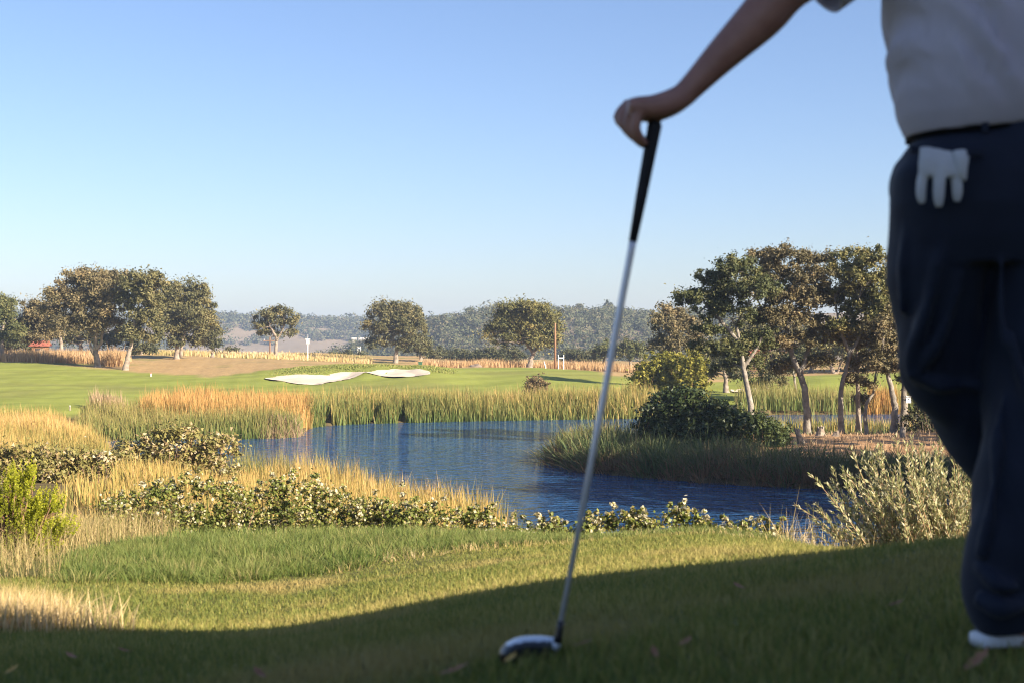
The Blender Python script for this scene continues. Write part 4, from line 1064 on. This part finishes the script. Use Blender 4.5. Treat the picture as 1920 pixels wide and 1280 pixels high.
d = 170; g = GP(1463, d)
t = thing('blue_white_object', 'small unidentified blue and white object on a stand behind the far right green', 'object', g)  # unidentified blue and white thing, shaped here as a drum on a stand
MB().tube([g, g + [0, 0, .6]], [.08, .08], 8).build('stand', old_wood, t)
MB().tube([g + [0, 0, .6], g + [0, 0, 1.2]], [.22, .22], 12).build('drum', surf('blue_paint', [(.10,.22,.45), (.16,.30,.55)], 3.0, .5), t)
MB().tube([g + [0, 0, 1.2], g + [0, 0, 1.32]], [.24, .18], 12).build('lid', white_paint, t)

# fallen leaves on the shaded lawn
leaf_brown = surf('fallen_leaf_brown', [(.22,.10,.05), (.36,.19,.10)], 30.0, .8)
leaf_gold = surf('fallen_leaf_gold', [(.40,.24,.06), (.55,.36,.10)], 30.0, .8)
def fallen_leaf(label, px, py, size, yaw, tilt, material):
    # march down the line of sight to where the leaf lies on the turf
    ds = np.linspace(2.1, 12, 900)
    xs = (px - CX) / F * ds
    zs = CAMZ - (py - HY) / F * ds
    k = int(np.argmax(zs < ground(xs, ds) + .02))
    p = np.array([xs[k], ds[k], gz(xs[k], ds[k]) + .03])
    t = thing('fallen_leaf', label, 'leaf', p, 'dead leaves lying on the lawn')
    ca, sa = math.cos(yaw), math.sin(yaw)
    out = [(-1, 0), (-.62, .30), (-.45, .18), (-.1, .46), (.08, .26), (.5, .36), (.55, .16), (1, 0), (.55, -.2), (.42, -.4), (.05, -.24), (-.12, -.44), (-.45, -.2), (-.65, -.28)]
    vs = []
    for a, b_ in out:
        x, y = a * size, b_ * size
        z = .35 * abs(y) + .22 * size * a * a + tilt * x
        vs.append((p[0] + x * ca - y * sa, p[1] + x * sa + y * ca, p[2] + z))
    top = MB().add(vs + [(p[0], p[1], p[2])], [(i, (i + 1) % 14, 14) for i in range(14)])
    bl = top.build('blade', material, t)
    s0 = np.array(vs[0])
    MB().tube([s0, s0 + [-size * .5 * ca, -size * .5 * sa, .004]], [size * .03, size * .02], 4).build('stalk', material, t)
for a in (('big russet leaf at the lower right in front of the shoe', 1832, 1252, .034, .6, .5, leaf_brown), ('russet leaf under the right end of the shade edge', 1385, 1106, .028, 2.0, .2, leaf_brown),
          ('pale brown leaf at the bottom middle left of the club head', 852, 1268, .030, .4, .3, leaf_brown), ('golden leaf just below the club head', 957, 1245, .020, 1.0, .3, leaf_gold),
          ('brown leaf at the bottom left of the shade', 133, 1237, .026, 2.4, .2, leaf_brown), ('reddish leaf right of the club head', 1092, 1216, .020, .2, .3, leaf_brown),
          ('lone leaf near the bottom left corner', 22, 1264, .024, 1.2, .3, leaf_gold), ('brown leaf in the shade right of the shaft foot', 1285, 1214, .022, .9, .3, leaf_brown),
          ('faint leaf in the middle of the shade on the left', 232, 1226, .022, 2.8, .2, leaf_brown), ('small russet leaf between the club head and the shoe', 1228, 1235, .020, 1.7, .4, leaf_brown),
          ('dead leaf near the bottom edge left of the club', 486, 1272, .026, 2.2, .3, leaf_brown), ('leaf halfway up the shaded slope on the right', 1680, 1140, .022, .3, .3, leaf_brown)):
    fallen_leaf(*a)

# ------------------------------------------------------------------ unseen pavilion added right of the eye to throw straight shade over the tee
def pavilion():
    # two points of the shade's edge on the turf, lifted back along the sun's rays to eave height
    e1 = GP(150, 6.6); e2 = GP(1500, 6.35)
    EAVE = CAMZ + 3.4
    c1 = e1 + SUN * (EAVE - e1[2]) / SUN[2]; c2 = e2 + SUN * (EAVE - e2[2]) / SUN[2]
    u = (c2 - c1); u[2] = 0; u /= np.linalg.norm(u)          # along the eave
    v = np.array([u[1], -u[0], 0])                            # away from the lawn
    if v[1] > 0: v = -v
    o_ = c1 - u * 3.2
    Lw, Dp, gzv = 15.0, 9.0, CAMZ - 1.6
    t = thing('shade_pavilion', 'unseen cream pavilion with a dark shingled roof, added to shade the tee', 'building', o_ * [1, 1, 0] + [0, 0, gzv])
    def pt(a, b_, z): return tuple(o_ + u * a + v * b_ + np.array([0, 0, z - o_[2]]))
    w0 = .7
    def slab(name, a0, a1, b0, b1, z0, z1, m):
        return MB().add([pt(a0, b0, z0), pt(a1, b0, z0), pt(a1, b1, z0), pt(a0, b1, z0), pt(a0, b0, z1), pt(a1, b0, z1), pt(a1, b1, z1), pt(a0, b1, z1)],
                 [(0,3,2,1),(4,5,6,7),(0,1,5,4),(1,2,6,5),(2,3,7,6),(3,0,4,7)]).build(name, m, t)
    slab('wall', w0, Lw - w0, w0, Dp - w0, gzv, EAVE - .05, pale_wall)
    r = MB()
    A, B, C, D_ = pt(0, 0, EAVE), pt(Lw, 0, EAVE), pt(Lw, Dp, EAVE), pt(0, Dp, EAVE)
    E, F_ = pt(0.0, Dp / 2, EAVE + 2.6), pt(Lw, Dp / 2, EAVE + 2.6)
    r.add([A, B, C, D_, E, F_], [(0, 1, 5, 4), (2, 3, 4, 5), (1, 2, 5), (3, 0, 4), (3, 2, 1, 0)])
    r.build('roof', surf('roof_shingle', [(.10,.08,.07), (.17,.14,.12)], 2.0, .9, .5, 12.0), t)
    for k in range(4):
        slab('window', 2 + k * 3, 3.4 + k * 3, w0 - .03, w0 + .01, CAMZ + .3, CAMZ + 1.7, dark_glass)
    slab('door', 13.0, 13.9, w0 - .03, w0 + .01, gzv + .3, CAMZ + 1.4, pole_wood)
pavilion()

# ------------------------------------------------------------------ golf club
GD = 2.75
def G(px, py, dy=0.0): return P(px, py, GD + dy)
rubber = surf('grip_rubber', [(.010,.010,.012), (.022,.022,.025)], 60.0, .75, .5, 220.0, bdist=.001)
steel = surf('club_steel', [(.62,.63,.66), (.72,.73,.76)], 40.0, .35, metal=.35)
black_gloss = surf('club_black', [(.008,.008,.010), (.016,.016,.018)], 30.0, .35, spec=.5)
crown_white = surf('club_crown', [(.50,.54,.60), (.60,.64,.70)], 20.0, .3, spec=.5)
butt = G(1229, 229); foot = G(1047, 1192, .01)
def along(f): return butt * (1 - f) + foot * f
t = thing('golf_club', 'driver with a black grip and white crowned head standing on the lawn', 'golf club', foot - [0, 0, .04])
MB().tube([along(0), along(.006), along(.06), along(.15), along(.232)], [.011, .0140, .0128, .0110, .0082], 20).build('grip', rubber, t, True)
MB().tube([along(.231), along(.25), along(.6), along(.975)], [.0076, .0072, .0062, .0052], 16).build('shaft', steel, t, True)
MB().tube([along(.970), along(.985), along(1.0), along(1.012)], [.0066, .0072, .0078, .0085], 16).build('ferrule', black_gloss, t, True)
def club_head():
    ctr = G(992, 1211, .045)
    n, m = 40, 24
    th = np.linspace(0, 2 * np.pi, n, endpoint=False); ph = np.linspace(1e-3, np.pi - 1e-3, m)
    T, Ph = np.meshgrid(th, ph)
    x = np.cos(T) * np.sin(Ph); y = np.sin(T) * np.sin(Ph); z = np.cos(Ph)
    sg = lambda a, p: np.sign(a) * np.abs(a) ** p
    X_ = sg(x, .85) * .060; Y_ = sg(y, .9) * .056; Z_ = np.where(z > 0, z * .019, z * .036)
    X_ = X_ + .010 * (Y_ / .056) * 0
    front = Y_ < -.030
    Y_ = np.maximum(Y_, -.040 - .006 * np.cos(X_ / .06 * 1.4) )
    # the toe droops to the left, the crown falls to the rear
    Z_ = Z_ + np.where(X_ < 0, -(X_ / .06) ** 2 * .014, .004 * X_ / .06) - np.where(Y_ > 0, (Y_ / .056) ** 2 * .008, 0)
    v = np.stack([X_, Y_, Z_], -1).reshape(-1, 3) + ctr
    ix = np.arange(n * m).reshape(m, n)
    q = np.stack([ix[:-1], np.roll(ix[:-1], -1, 1), np.roll(ix[1:], -1, 1), ix[1:]], -1).reshape(-1, 4)
    fm = front.reshape(-1)[q].sum(1) >= 3
    zm = (z.reshape(-1)[q].mean(1) < .68) & ~fm
    for nm, sel, mt in (('crown', ~fm & ~zm, crown_white), ('face', fm, black_gloss), ('sole', zm, black_gloss)):
        qq = q[sel]; used = np.unique(qq); mp = np.full(len(v), -1); mp[used] = np.arange(len(used))
        link(nm, mesh_np(nm, v[used], [mp[qq]], True), mt, t)
    MB().tube([along(1.005), along(1.02), ctr + [.046, -.01, .010], ctr + [.036, -.004, -.002]], [.0080, .0088, .011, .014], 14).build('hosel', crown_white, t, True)
club_head()

# ------------------------------------------------------------------ golfer
def ring_loft(rings, n=28, p=2.0):
    """rings: (centre, axis a, axis b); closed ends"""
    vs, fs = [], []
    for c, a, b_ in rings:
        for k in range(n):
            th = 2 * math.pi * k / n
            ca, sa = math.cos(th), math.sin(th)
            ca = math.copysign(abs(ca) ** (2 / p), ca); sa = math.copysign(abs(sa) ** (2 / p), sa)
            vs.append(np.asarray(c) + np.asarray(a) * ca + np.asarray(b_) * sa)
    for i in range(len(rings) - 1):
        for k in range(n):
            fs.append((i * n + k, i * n + (k + 1) % n, (i + 1) * n + (k + 1) % n, (i + 1) * n + k))
    fs.append(tuple(range(n - 1, -1, -1))); fs.append(tuple((len(rings) - 1) * n + k for k in range(n)))
    return vs, fs
def ell(c, r, n=20, m=14):
    vs, fs = [], []
    for i in range(m + 1):
        ph = math.pi * i / m
        for k in range(n):
            th = 2 * math.pi * k / n
            vs.append((c[0] + r[0] * math.cos(th) * math.sin(ph), c[1] + r[1] * math.sin(th) * math.sin(ph), c[2] + r[2] * math.cos(ph)))
    for i in range(m):
        for k in range(n):
            fs.append((i * n + k, (i + 1) * n + k, (i + 1) * n + (k + 1) % n, i * n + (k + 1) % n))
    return vs, fs
PXM = GD / F
def hring(px, py, hw, hd, dy=0.0, tilt=0.0):
    """horizontal ring"""
    return (G(px, py, dy), np.array([hw * PXM, 0, -tilt * hw * PXM]), np.array([0, hd, 0]))
def limb_rings(pts, sub=5):
    """pts: (px, py, dy, r_in_plane, r_depth) down a limb"""
    a = np.array(pts, dtype=float)
    out = []
    tt = np.linspace(0, len(a) - 1, (len(a) - 1) * sub + 1)
    def cr(i):
        i0 = int(min(math.floor(i), len(a) - 2)); f = i - i0
        p0, p1, p2, p3 = a[max(i0 - 1, 0)], a[i0], a[i0 + 1], a[min(i0 + 2, len(a) - 1)]
        return .5 * ((2 * p1) + (-p0 + p2) * f + (2 * p0 - 5 * p1 + 4 * p2 - p3) * f ** 2 + (-p0 + 3 * p1 - 3 * p2 + p3) * f ** 3)
    s = [cr(i) for i in tt]
    cen = [G(q[0], q[1], q[2]) for q in s]
    for i, q in enumerate(s):
        t_ = cen[min(i + 1, len(cen) - 1)] - cen[max(i - 1, 0)]; t_ /= np.linalg.norm(t_)
        a_ = np.cross(t_, [0, 1, 0]); a_ /= np.linalg.norm(a_) + 1e-9
        b_ = np.cross(a_, t_)
        out.append((cen[i], a_ * q[3], b_ * q[4]))
    return out
def fuse(name, lofts, voxel, smooth, material, parent, disp=None, sfac=.5, dec=1.0):
    """several closed solids grown together into one continuous skin"""
    mb = MB()
    for v, f in lofts: mb.add(v, f)
    me = bpy.data.meshes.new('tmp'); me.from_pydata(mb.v, [], mb.f); me.update()
    tmp = bpy.data.objects.new('tmp', me); COL.objects.link(tmp)
    r = tmp.modifiers.new('r', 'REMESH'); r.mode = 'VOXEL'; r.voxel_size = voxel
    s = tmp.modifiers.new('s', 'SMOOTH'); s.factor = sfac; s.iterations = smooth
    if dec < 1: q = tmp.modifiers.new('d', 'DECIMATE'); q.ratio = dec
    dg = bpy.context.evaluated_depsgraph_get(); dg.update()
    out = bpy.data.meshes.new_from_object(tmp.evaluated_get(dg))
    bpy.data.objects.remove(tmp); bpy.data.meshes.remove(me)
    out.name = name
    if disp:
        n = len(out.vertices)
        co = np.empty(n * 3, dtype=np.float32); out.vertices.foreach_get('co', co); co = co.reshape(-1, 3).astype(float)
        no = np.empty(n * 3, dtype=np.float32); out.vertex_normals.foreach_get('vector', no); no = no.reshape(-1, 3)
        co = co + no * disp(co)[:, None]
        out.vertices.foreach_set('co', co.astype(np.float32).ravel()); out.update()
    out.polygons.foreach_set('use_smooth', np.ones(len(out.polygons), dtype=bool))
    return link(name, out, material, parent)
def folds(seed, specs, crease=False):
    """cloth folds: (direction across the folds in x,z, wavelength, depth, warp)"""
    rng = np.random.default_rng(seed)
    ph = rng.uniform(0, 6.28, (len(specs), 4))
    def f(co):
        o = 0
        for (dx, dz, wl, am, wp), q in zip(specs, ph):
            w1 = wp * (np.sin(co[:, 0] * 9 + q[0] + co[:, 2] * 4) + np.sin(co[:, 2] * 11 + q[1] + co[:, 1] * 8))
            s = np.sin((co[:, 0] * dx + co[:, 2] * dz + co[:, 1] * .4) * 6.283 / wl + w1 + q[2])
            gate = .5 + .5 * np.sin(co[:, 0] * 13 * dz - co[:, 2] * 7 * dx + q[3] + w1)
            o = o + am * (((1 - np.abs(s)) ** 1.4 * 1.8 - .6) if crease else (np.abs(s) ** 1.5 * np.sign(s))) * gate
        return o
    return f
skin_mat, nt, b, out = nodes_of('skin')
n_ = noise_node(nt, 30.0, 4.0); r_ = ramp(nt, [(.3, (.26,.125,.09)), (.7, (.34,.175,.13))]); nt.links.new(n_.outputs['Fac'], r_.inputs[0]); nt.links.new(r_.outputs[0], b.inputs['Base Color'])
b.inputs['Roughness'].default_value = .5; b.inputs['Subsurface Weight'].default_value = .08; b.inputs['Subsurface Scale'].default_value = .01
trouser_mat = surf('navy_twill', [(.0075,.0115,.025), (.011,.0165,.034)], 14.0, .75, .25, 500.0, spec=.25, bdist=.0008)
shirt_mat = surf('pale_shirt', [(.44,.41,.46), (.52,.49,.54)], 6.0, .8, .2, 600.0, spec=.2, bdist=.0006)
trouser_mat.node_tree.nodes['Principled BSDF'].inputs['Sheen Weight'].default_value = .08
belt_mat = surf('dark_belt', [(.006,.006,.007), (.010,.010,.011)], 30.0, .7, spec=.15)
shoe_mat = surf('shoe_leather', [(.20,.21,.23), (.32,.33,.36)], 10.0, .5)
sole_mat = surf('shoe_sole', [(.70,.70,.72), (.80,.80,.82)], 10.0, .6)
hair_mat = surf('brown_hair', [(.05,.03,.02), (.10,.06,.04)], 80.0, .6, .6, 120.0, bdist=.004)

gfoot = G(1880, 1215); 
person = thing('person', 'golfer seen from behind in pale shirt and navy trousers leaning on his club', 'person', gfoot)
pr = PXM
arm_l = [(1700,-165,.0,58*pr,.055),(1640,-130,-.005,52*pr,.052),(1550,-70,-.01,48*pr,.048),(1476,-24,-.01,47*pr,.044),(1428,31,-.005,44*pr,.043),(1355,103,0,33*pr,.034),(1305,155,.0,25.5*pr,.027),(1280,181,.0,23.5*pr,.026)]
palm = [(1282,179,.0,23*pr,.026),(1258,193,.0,25*pr,.033),(1226,204,.0,25*pr,.041),(1196,204,.0,21.5*pr,.043),(1176,203,.0,16*pr,.041)]
fing = [
 [(1182,199,.034,12*pr,.0094),(1167,207,.036,11*pr,.0092),(1160,224,.034,10.5*pr,.0088),(1182,246,.022,9.5*pr,.009),(1209,264,.014,8*pr,.0075)],
 [(1184,202,.013,12.5*pr,.0096),(1172,212,.014,12*pr,.0094),(1169,231,.012,11.5*pr,.0092),(1185,253,.008,10*pr,.0085),(1208,272,.004,8*pr,.0075)],
 [(1190,205,-.009,12.5*pr,.0096),(1182,218,-.010,12*pr,.0094),(1181,239,-.010,11*pr,.0088),(1192,259,-.009,9.5*pr,.009),(1209,275,-.006,7.5*pr,.007)],
 [(1200,209,-.030,11.5*pr,.0092),(1194,223,-.032,11*pr,.0088),(1193,242,-.031,9.5*pr,.009),(1200,258,-.026,8.5*pr,.008),(1212,272,-.018,7*pr,.0065)]]
thumb = [(1240,208,.030,15*pr,.015),(1228,226,.040,12*pr,.012),(1222,246,.036,10.5*pr,.0105),(1221,264,.026,9*pr,.009)]
body_l = []
body_l.append(ring_loft(limb_rings(arm_l), 20))
body_l.append(ring_loft(limb_rings(palm), 20, 2.4))
for fg in fing:
    body_l.append(ring_loft(limb_rings(fg), 12))
    body_l.append(ell(G(fg[0][0] - 5, fg[0][1] - 4, fg[0][2]), (.011, .0085, .011), 10, 8))      # knuckle
body_l.append(ring_loft(limb_rings(thumb), 12))
# trunk, neck, head, right arm (held in front), legs inside the clothes
body_l.append(ring_loft([hring(1870,470,150,.10), hring(1870,330,160,.11), hring(1870,230,140,.10), hring(1870,100,165,.105), hring(1870,-40,182,.11), hring(1870,-140,190,.11), hring(1870,-190,165,.09), hring(1872,-215,90,.07), hring(1872,-235,58,.058,.01), hring(1872,-285,54,.056,.02), hring(1872,-300,58,.07,.03)], 28))
hc = G(1872, -385, .035)
body_l.append(ell(hc, (.077, .098, .122)))
body_l.append(ell(hc + [0, .05, -.06], (.055, .055, .06)))
body_l.append(ell(hc + [0, .105, -.015], (.014, .022, .024)))
for s in (-1, 1):
    body_l.append(ell(hc + [s * .077, .0, -.01], (.010, .022, .034)))
    body_l.append(ell(hc + [s * .03, .088, .012], (.016, .012, .010)))
body_l.append(ell(hc + [0, .098, -.062], (.024, .012, .008)))
arm_r = [(2045,-165,.0,58*pr,.055),(2090,-60,.02,50*pr,.05),(2105,70,.05,45*pr,.045),(2075,110,.14,42*pr,.042),(2010,120,.24,32*pr,.032),(1980,125,.28,26*pr,.03),(1940,130,.30,20*pr,.036),(1915,134,.30,14*pr,.034)]
body_l.append(ring_loft(limb_rings(arm_r), 18))
for k in range(4): body_l.append(ring_loft(limb_rings([(1920,134,.272+.019*k,9*pr,.009),(1895,140,.272+.019*k,9*pr,.009),(1882,156,.272+.019*k,8*pr,.008),(1890,172,.272+.018*k,7*pr,.007)]), 10))
leg_l = [(1775,430,.01,70*pr,.08),(1760,560,.04,60*pr,.07),(1770,690,.085,50*pr,.056),(1835,800,.13,44*pr,.05),(1900,900,.17,46*pr,.05),(1965,1020,.19,38*pr,.04),(2012,1150,.19,30*pr,.034),(2020,1200,.19,30*pr,.05)]
leg_r = [(1960,430,-.01,72*pr,.08),(1945,560,-.02,62*pr,.07),(1935,700,-.03,50*pr,.056),(1925,820,-.04,46*pr,.05),(1905,960,-.05,44*pr,.05),(1900,1080,-.04,34*pr,.038),(1905,1170,-.03,32*pr,.036),(1910,1200,-.03,32*pr,.05)]
body_l.append(ring_loft(limb_rings(leg_l), 16)); body_l.append(ring_loft(limb_rings(leg_r), 16))
fuse('body', body_l, .0045, 4, skin_mat, person, dec=.3)
hair_l = [ell(hc + [0, -.012, .018], (.083, .098, .115))]
fuse('hair', hair_l, .006, 3, hair_mat, person, folds(3, [(1, 0, .02, .003, .6)]))

# trousers
tr = []
tr.append(ring_loft([hring(1862,226,150,.112,0,-.06), hring(1864,250,157,.117,0,-.04), hring(1868,285,175,.128,-.008), hring(1870,330,190,.136,-.012), hring(1871,390,194,.14,-.012), hring(1871,450,196,.135,-.005), hring(1872,500,190,.12,0)], 40, 2.3))
tl = [(1766,420,0,92*pr,.112),(1758,500,.01,87*pr,.106),(1757,580,.03,76*pr,.096),(1762,640,.055,76*pr,.09),(1775,700,.085,80*pr,.09),(1818,770,.125,74*pr,.088),(1868,850,.165,70*pr,.085),(1915,930,.19,70*pr,.082),(1970,1020,.205,72*pr,.08),(2010,1110,.205,70*pr,.08),(2018,1180,.20,66*pr,.08)]
trr = [(1965,420,-.01,96*pr,.115),(1948,500,-.02,94*pr,.11),(1945,580,-.03,88*pr,.102),(1938,680,-.04,84*pr,.096),(1930,780,-.05,84*pr,.092),(1920,880,-.055,82*pr,.09),(1906,970,-.06,83*pr,.09),(1899,1050,-.055,84*pr,.088),(1899,1105,-.045,83*pr,.086),(1906,1162,-.035,74*pr,.080)]
tr.append(ring_loft(limb_rings(tl), 32, 2.2)); tr.append(ring_loft(limb_rings(trr), 32, 2.2))
# cloth bulges: hip pocket at the left, fold behind the knee, break over the shoe
tr.append(ell(G(1692, 345, .02), (.022, .05, .055)))
tr.append(ring_loft(limb_rings([(1735,560,-.055,12*pr,.012),(1722,630,-.035,14*pr,.014),(1708,690,.0,14*pr,.016),(1720,715,.03,12*pr,.014)]), 12))
tr.append(ring_loft(limb_rings([(1700,700,.0,12*pr,.02),(1760,720,-.005,14*pr,.02),(1830,722,.01,12*pr,.02)]), 12))
for fold in (
    [(1775,430,-.105,5*pr,.006),(1752,520,-.090,9*pr,.012),(1728,610,-.060,11*pr,.014),(1706,690,.010,8*pr,.010)],
    [(1812,470,-.100,4*pr,.006),(1788,560,-.080,8*pr,.012),(1752,650,-.050,10*pr,.013),(1722,700,-.010,8*pr,.010)],
    [(1700,420,-.060,4*pr,.006),(1692,500,-.050,7*pr,.010),(1688,590,-.020,7*pr,.010)],
    [(1880,470,-.120,4*pr,.006),(1876,560,-.125,8*pr,.012),(1882,650,-.130,6*pr,.010)],
    [(1895,620,-.130,5*pr,.008),(1908,690,-.135,10*pr,.013),(1930,770,-.140,7*pr,.010)],
    [(1880,740,-.105,5*pr,.008),(1868,840,-.120,9*pr,.013),(1858,950,-.130,10*pr,.014),(1840,1040,-.115,6*pr,.010)],
    [(1790,770,.045,5*pr,.008),(1830,830,.085,10*pr,.013),(1862,900,.12,7*pr,.010)],
    [(1835,1060,-.100,5*pr,.008),(1868,1092,-.135,9*pr,.012),(1910,1100,-.145,6*pr,.010)]):
    tr.append(ring_loft(limb_rings(fold), 10))
tr.append(ring_loft(limb_rings([(1830,1120,-.11,12*pr,.012),(1880,1138,-.135,14*pr,.014),(1940,1128,-.13,12*pr,.012)]), 12))
fuse('trousers', tr, .006, 9, trouser_mat, person, folds(11, [(1, .3, .11, .0060, .6), (.35, 1, .17, .0045, .7), (.9, .1, .2, .008, .5)]), dec=.6)
MB().box(G(1775, 284, -.150), (.135, .014, .012), ry=.05).build('pocket_welt', trouser_mat, person)
# belt, loops
bl = []
def ring_band(z0, z1, hw, hd, n=64, th=.004, tilt=-.06, px=1862):
    vs, fs = [], []
    for (py, k_) in ((z0, 1.0), (z0, 1.025), (z1, 1.025), (z1, 1.0)):
        c, a, b_ = hring(px, py, hw * k_, hd * k_, 0, tilt)
        for k in range(n):
            t_ = 2 * math.pi * k / n
            ca, sa = math.cos(t_), math.sin(t_)
            ca = math.copysign(abs(ca) ** (2 / 2.3), ca); sa = math.copysign(abs(sa) ** (2 / 2.3), sa)
            vs.append(c + a * ca + b_ * sa)
    for i in range(4):
        for k in range(n): fs.append((i * n + k, ((i + 1) % 4) * n + k, ((i + 1) % 4) * n + (k + 1) % n, i * n + (k + 1) % n))
    return vs, fs
v, f = ring_band(224, 256, 156, .1175)
bo = MB().add(v, f).build('belt', belt_mat, person, True)
for a in (-1.9, -1.25, -.6):
    c, a_, b_ = hring(1862, 241, 161, .122, 0, -.05)
    p = c + a_ * math.cos(a) + b_ * math.sin(a)
    MB().box(p, (.012, .010, .044), rz=a + math.pi / 2).build('belt_loop', trouser_mat, bo)
# shirt: blouses over the belt, short sleeve on the stretched arm
sh = []
sh.append(ring_loft([hring(1866,250,163,.122,0,-.07), hring(1866,236,170,.128,-.002,-.06), hring(1867,214,181,.136,-.004,-.05), hring(1869,180,190,.143,-.006,-.03), hring(1870,120,200,.146,-.006), hring(1871,40,208,.148,0), hring(1871,-40,214,.148,0), hring(1871,-120,214,.14,0), hring(1871,-175,190,.118,0), hring(1872,-205,120,.085,.0), hring(1872,-222,70,.068,.005)], 48, 2.25))
sh.append(ring_loft(limb_rings([(1760,-150,0,80*pr,.088),(1690,-140,0,78*pr,.086),(1640,-112,-.002,74*pr,.08)]), 28))
sh.append(ring_loft(limb_rings([(1985,-150,0,80*pr,.088),(2050,-110,0,78*pr,.085),(2085,-50,.01,74*pr,.078),(2095,0,.02,72*pr,.076)]), 28))
_sf = folds(17, [(1, .65, .085, .0065, .9), (1, .5, .05, .0050, .8), (.5, 1, .10, .0042, 1.0), (1, .15, .045, .0035, .6)])
fuse('shirt', sh, .006, 8, shirt_mat, person, lambda co: _sf(co) * (.12 + .88 * sstep(6.42, 6.53, co[:, 2])), dec=.6)
sl_r = limb_rings([(1700,-152,0,74*pr,.082),(1640,-118,-.002,78*pr,.084),(1580,-82,-.005,81*pr,.085),(1528,-48,-.008,83*pr,.086)])
sl_in = [(c, a * .94, b_ * .94) for c, a, b_ in sl_r[::-1][:8]]
v_, f_ = ring_loft(sl_r + sl_in, 32)
MB().add(v_, f_).build('sleeve', shirt_mat, person, True)
MB().add(*ring_loft([hring(1872,-205,84,.075,0), hring(1872,-222,76,.072,.002), hring(1872,-238,70,.069,.006), hring(1872,-240,64,.064,.006), hring(1872,-222,66,.064,.002)], 28)).build('collar', shirt_mat, person, True)
# shoes: the standing right shoe shows its side, the crossed left one is past the frame
def shoe(px, py, dy, yaw, label=None):
    c = G(px, py, dy); ca, sa = math.cos(yaw), math.sin(yaw)
    fw = np.array([ca, sa, 0]); sd = np.array([-sa, ca, 0]); up = np.array([0, 0, 1.0])
    up_r, so_r = [], []
    prof = [(-.075, .030, .030, .050), (-.06, .036, .046, .056), (-.02, .038, .052, .058), (.03, .041, .042, .050), (.08, .047, .034, .042), (.13, .050, .026, .034), (.175, .043, .020, .027), (.20, .022, .014, .018)]
    for x, hw, hh, zc in prof:
        up_r.append((c + fw * x + up * (zc * .78), sd * hw, up * hh))
    for x, hw in ((-.085, .025), (-.07, .037), (0, .042), (.06, .045), (.12, .053), (.17, .050), (.205, .028), (.212, .012)):
        so_r.append((c + fw * x + up * .009, sd * hw, up * .013))
    u_ = fuse('shoe', [ring_loft(up_r, 20)], .006, 3, shoe_mat, person)
    MB().add(*ring_loft(so_r, 20, 4.0)).build('sole', sole_mat, u_, True)
    MB().tube([c + fw * .02 + sd * s_ * .040 + up * .05 for s_ in (-1, 1)], [.004, .004], 6).build('lace', sole_mat, u_)
shoe(1905, 1203, -.03, .25); shoe(2020, 1206, .20, .05)

# glove hanging from the back pocket
glove_mat = surf('white_glove', [(.44,.45,.46), (.55,.56,.57)], 12.0, .7, .3, 200.0, bdist=.001)
gt = thing('golf_glove', 'white golf glove hanging from the back trouser pocket', 'glove', G(1766, 285, -.17))
gy = -.166
gl = [ring_loft(limb_rings([(1771,285,gy+.006,45*pr,.010),(1769,303,gy,44*pr,.012),(1766,318,gy-.004,42*pr,.012),(1765,332,gy-.004,37*pr,.011)]), 24, 3.0)]
gl.append(ring_loft(limb_rings([(1739,308,gy,11*pr,.010),(1729,338,gy-.002,9.5*pr,.009),(1727,364,gy-.002,9*pr,.008),(1730,382,gy,6*pr,.006)]), 14))
gl.append(ring_loft(limb_rings([(1763,310,gy-.006,12*pr,.011),(1761,345,gy-.010,11*pr,.010),(1760,370,gy-.010,10*pr,.009),(1761,389,gy-.008,6*pr,.006)]), 14))
gl.append(ring_loft(limb_rings([(1789,310,gy-.002,11*pr,.010),(1794,340,gy-.004,10*pr,.009),(1795,362,gy-.004,9.5*pr,.008),(1794,379,gy-.002,6*pr,.006)]), 14))
fuse('glove_body', gl, .0032, 3, glove_mat, gt)
cuff = [ring_loft(limb_rings([(1798,283,gy-.006,13*pr,.007),(1802,300,gy-.012,12*pr,.008),(1804,325,gy-.012,9*pr,.007),(1807,340,gy-.008,5*pr,.004)]), 14, 2.6)]
fuse('cuff_tab', cuff, .003, 2, glove_mat, gt)

# ------------------------------------------------------------------ air
haze_m = bpy.data.materials.new('haze'); haze_m.use_nodes = True
hn = haze_m.node_tree; hn.nodes.clear()
ho = hn.nodes.new('ShaderNodeOutputMaterial'); hv = hn.nodes.new('ShaderNodeVolumePrincipled')
hv.inputs['Color'].default_value = (.58, .74, 1.0, 1)
hv.inputs['Density'].default_value = 0.00028
hv.inputs['Anisotropy'].default_value = 0.1
hn.links.new(hv.outputs[0], ho.inputs['Volume'])
hz = MB().box((0, 1345, -2.0), (5500, 2860, 112)).build('haze', haze_m)
tag(hz, 'thin pale haze over the distant hills', 'haze', kind='stuff')
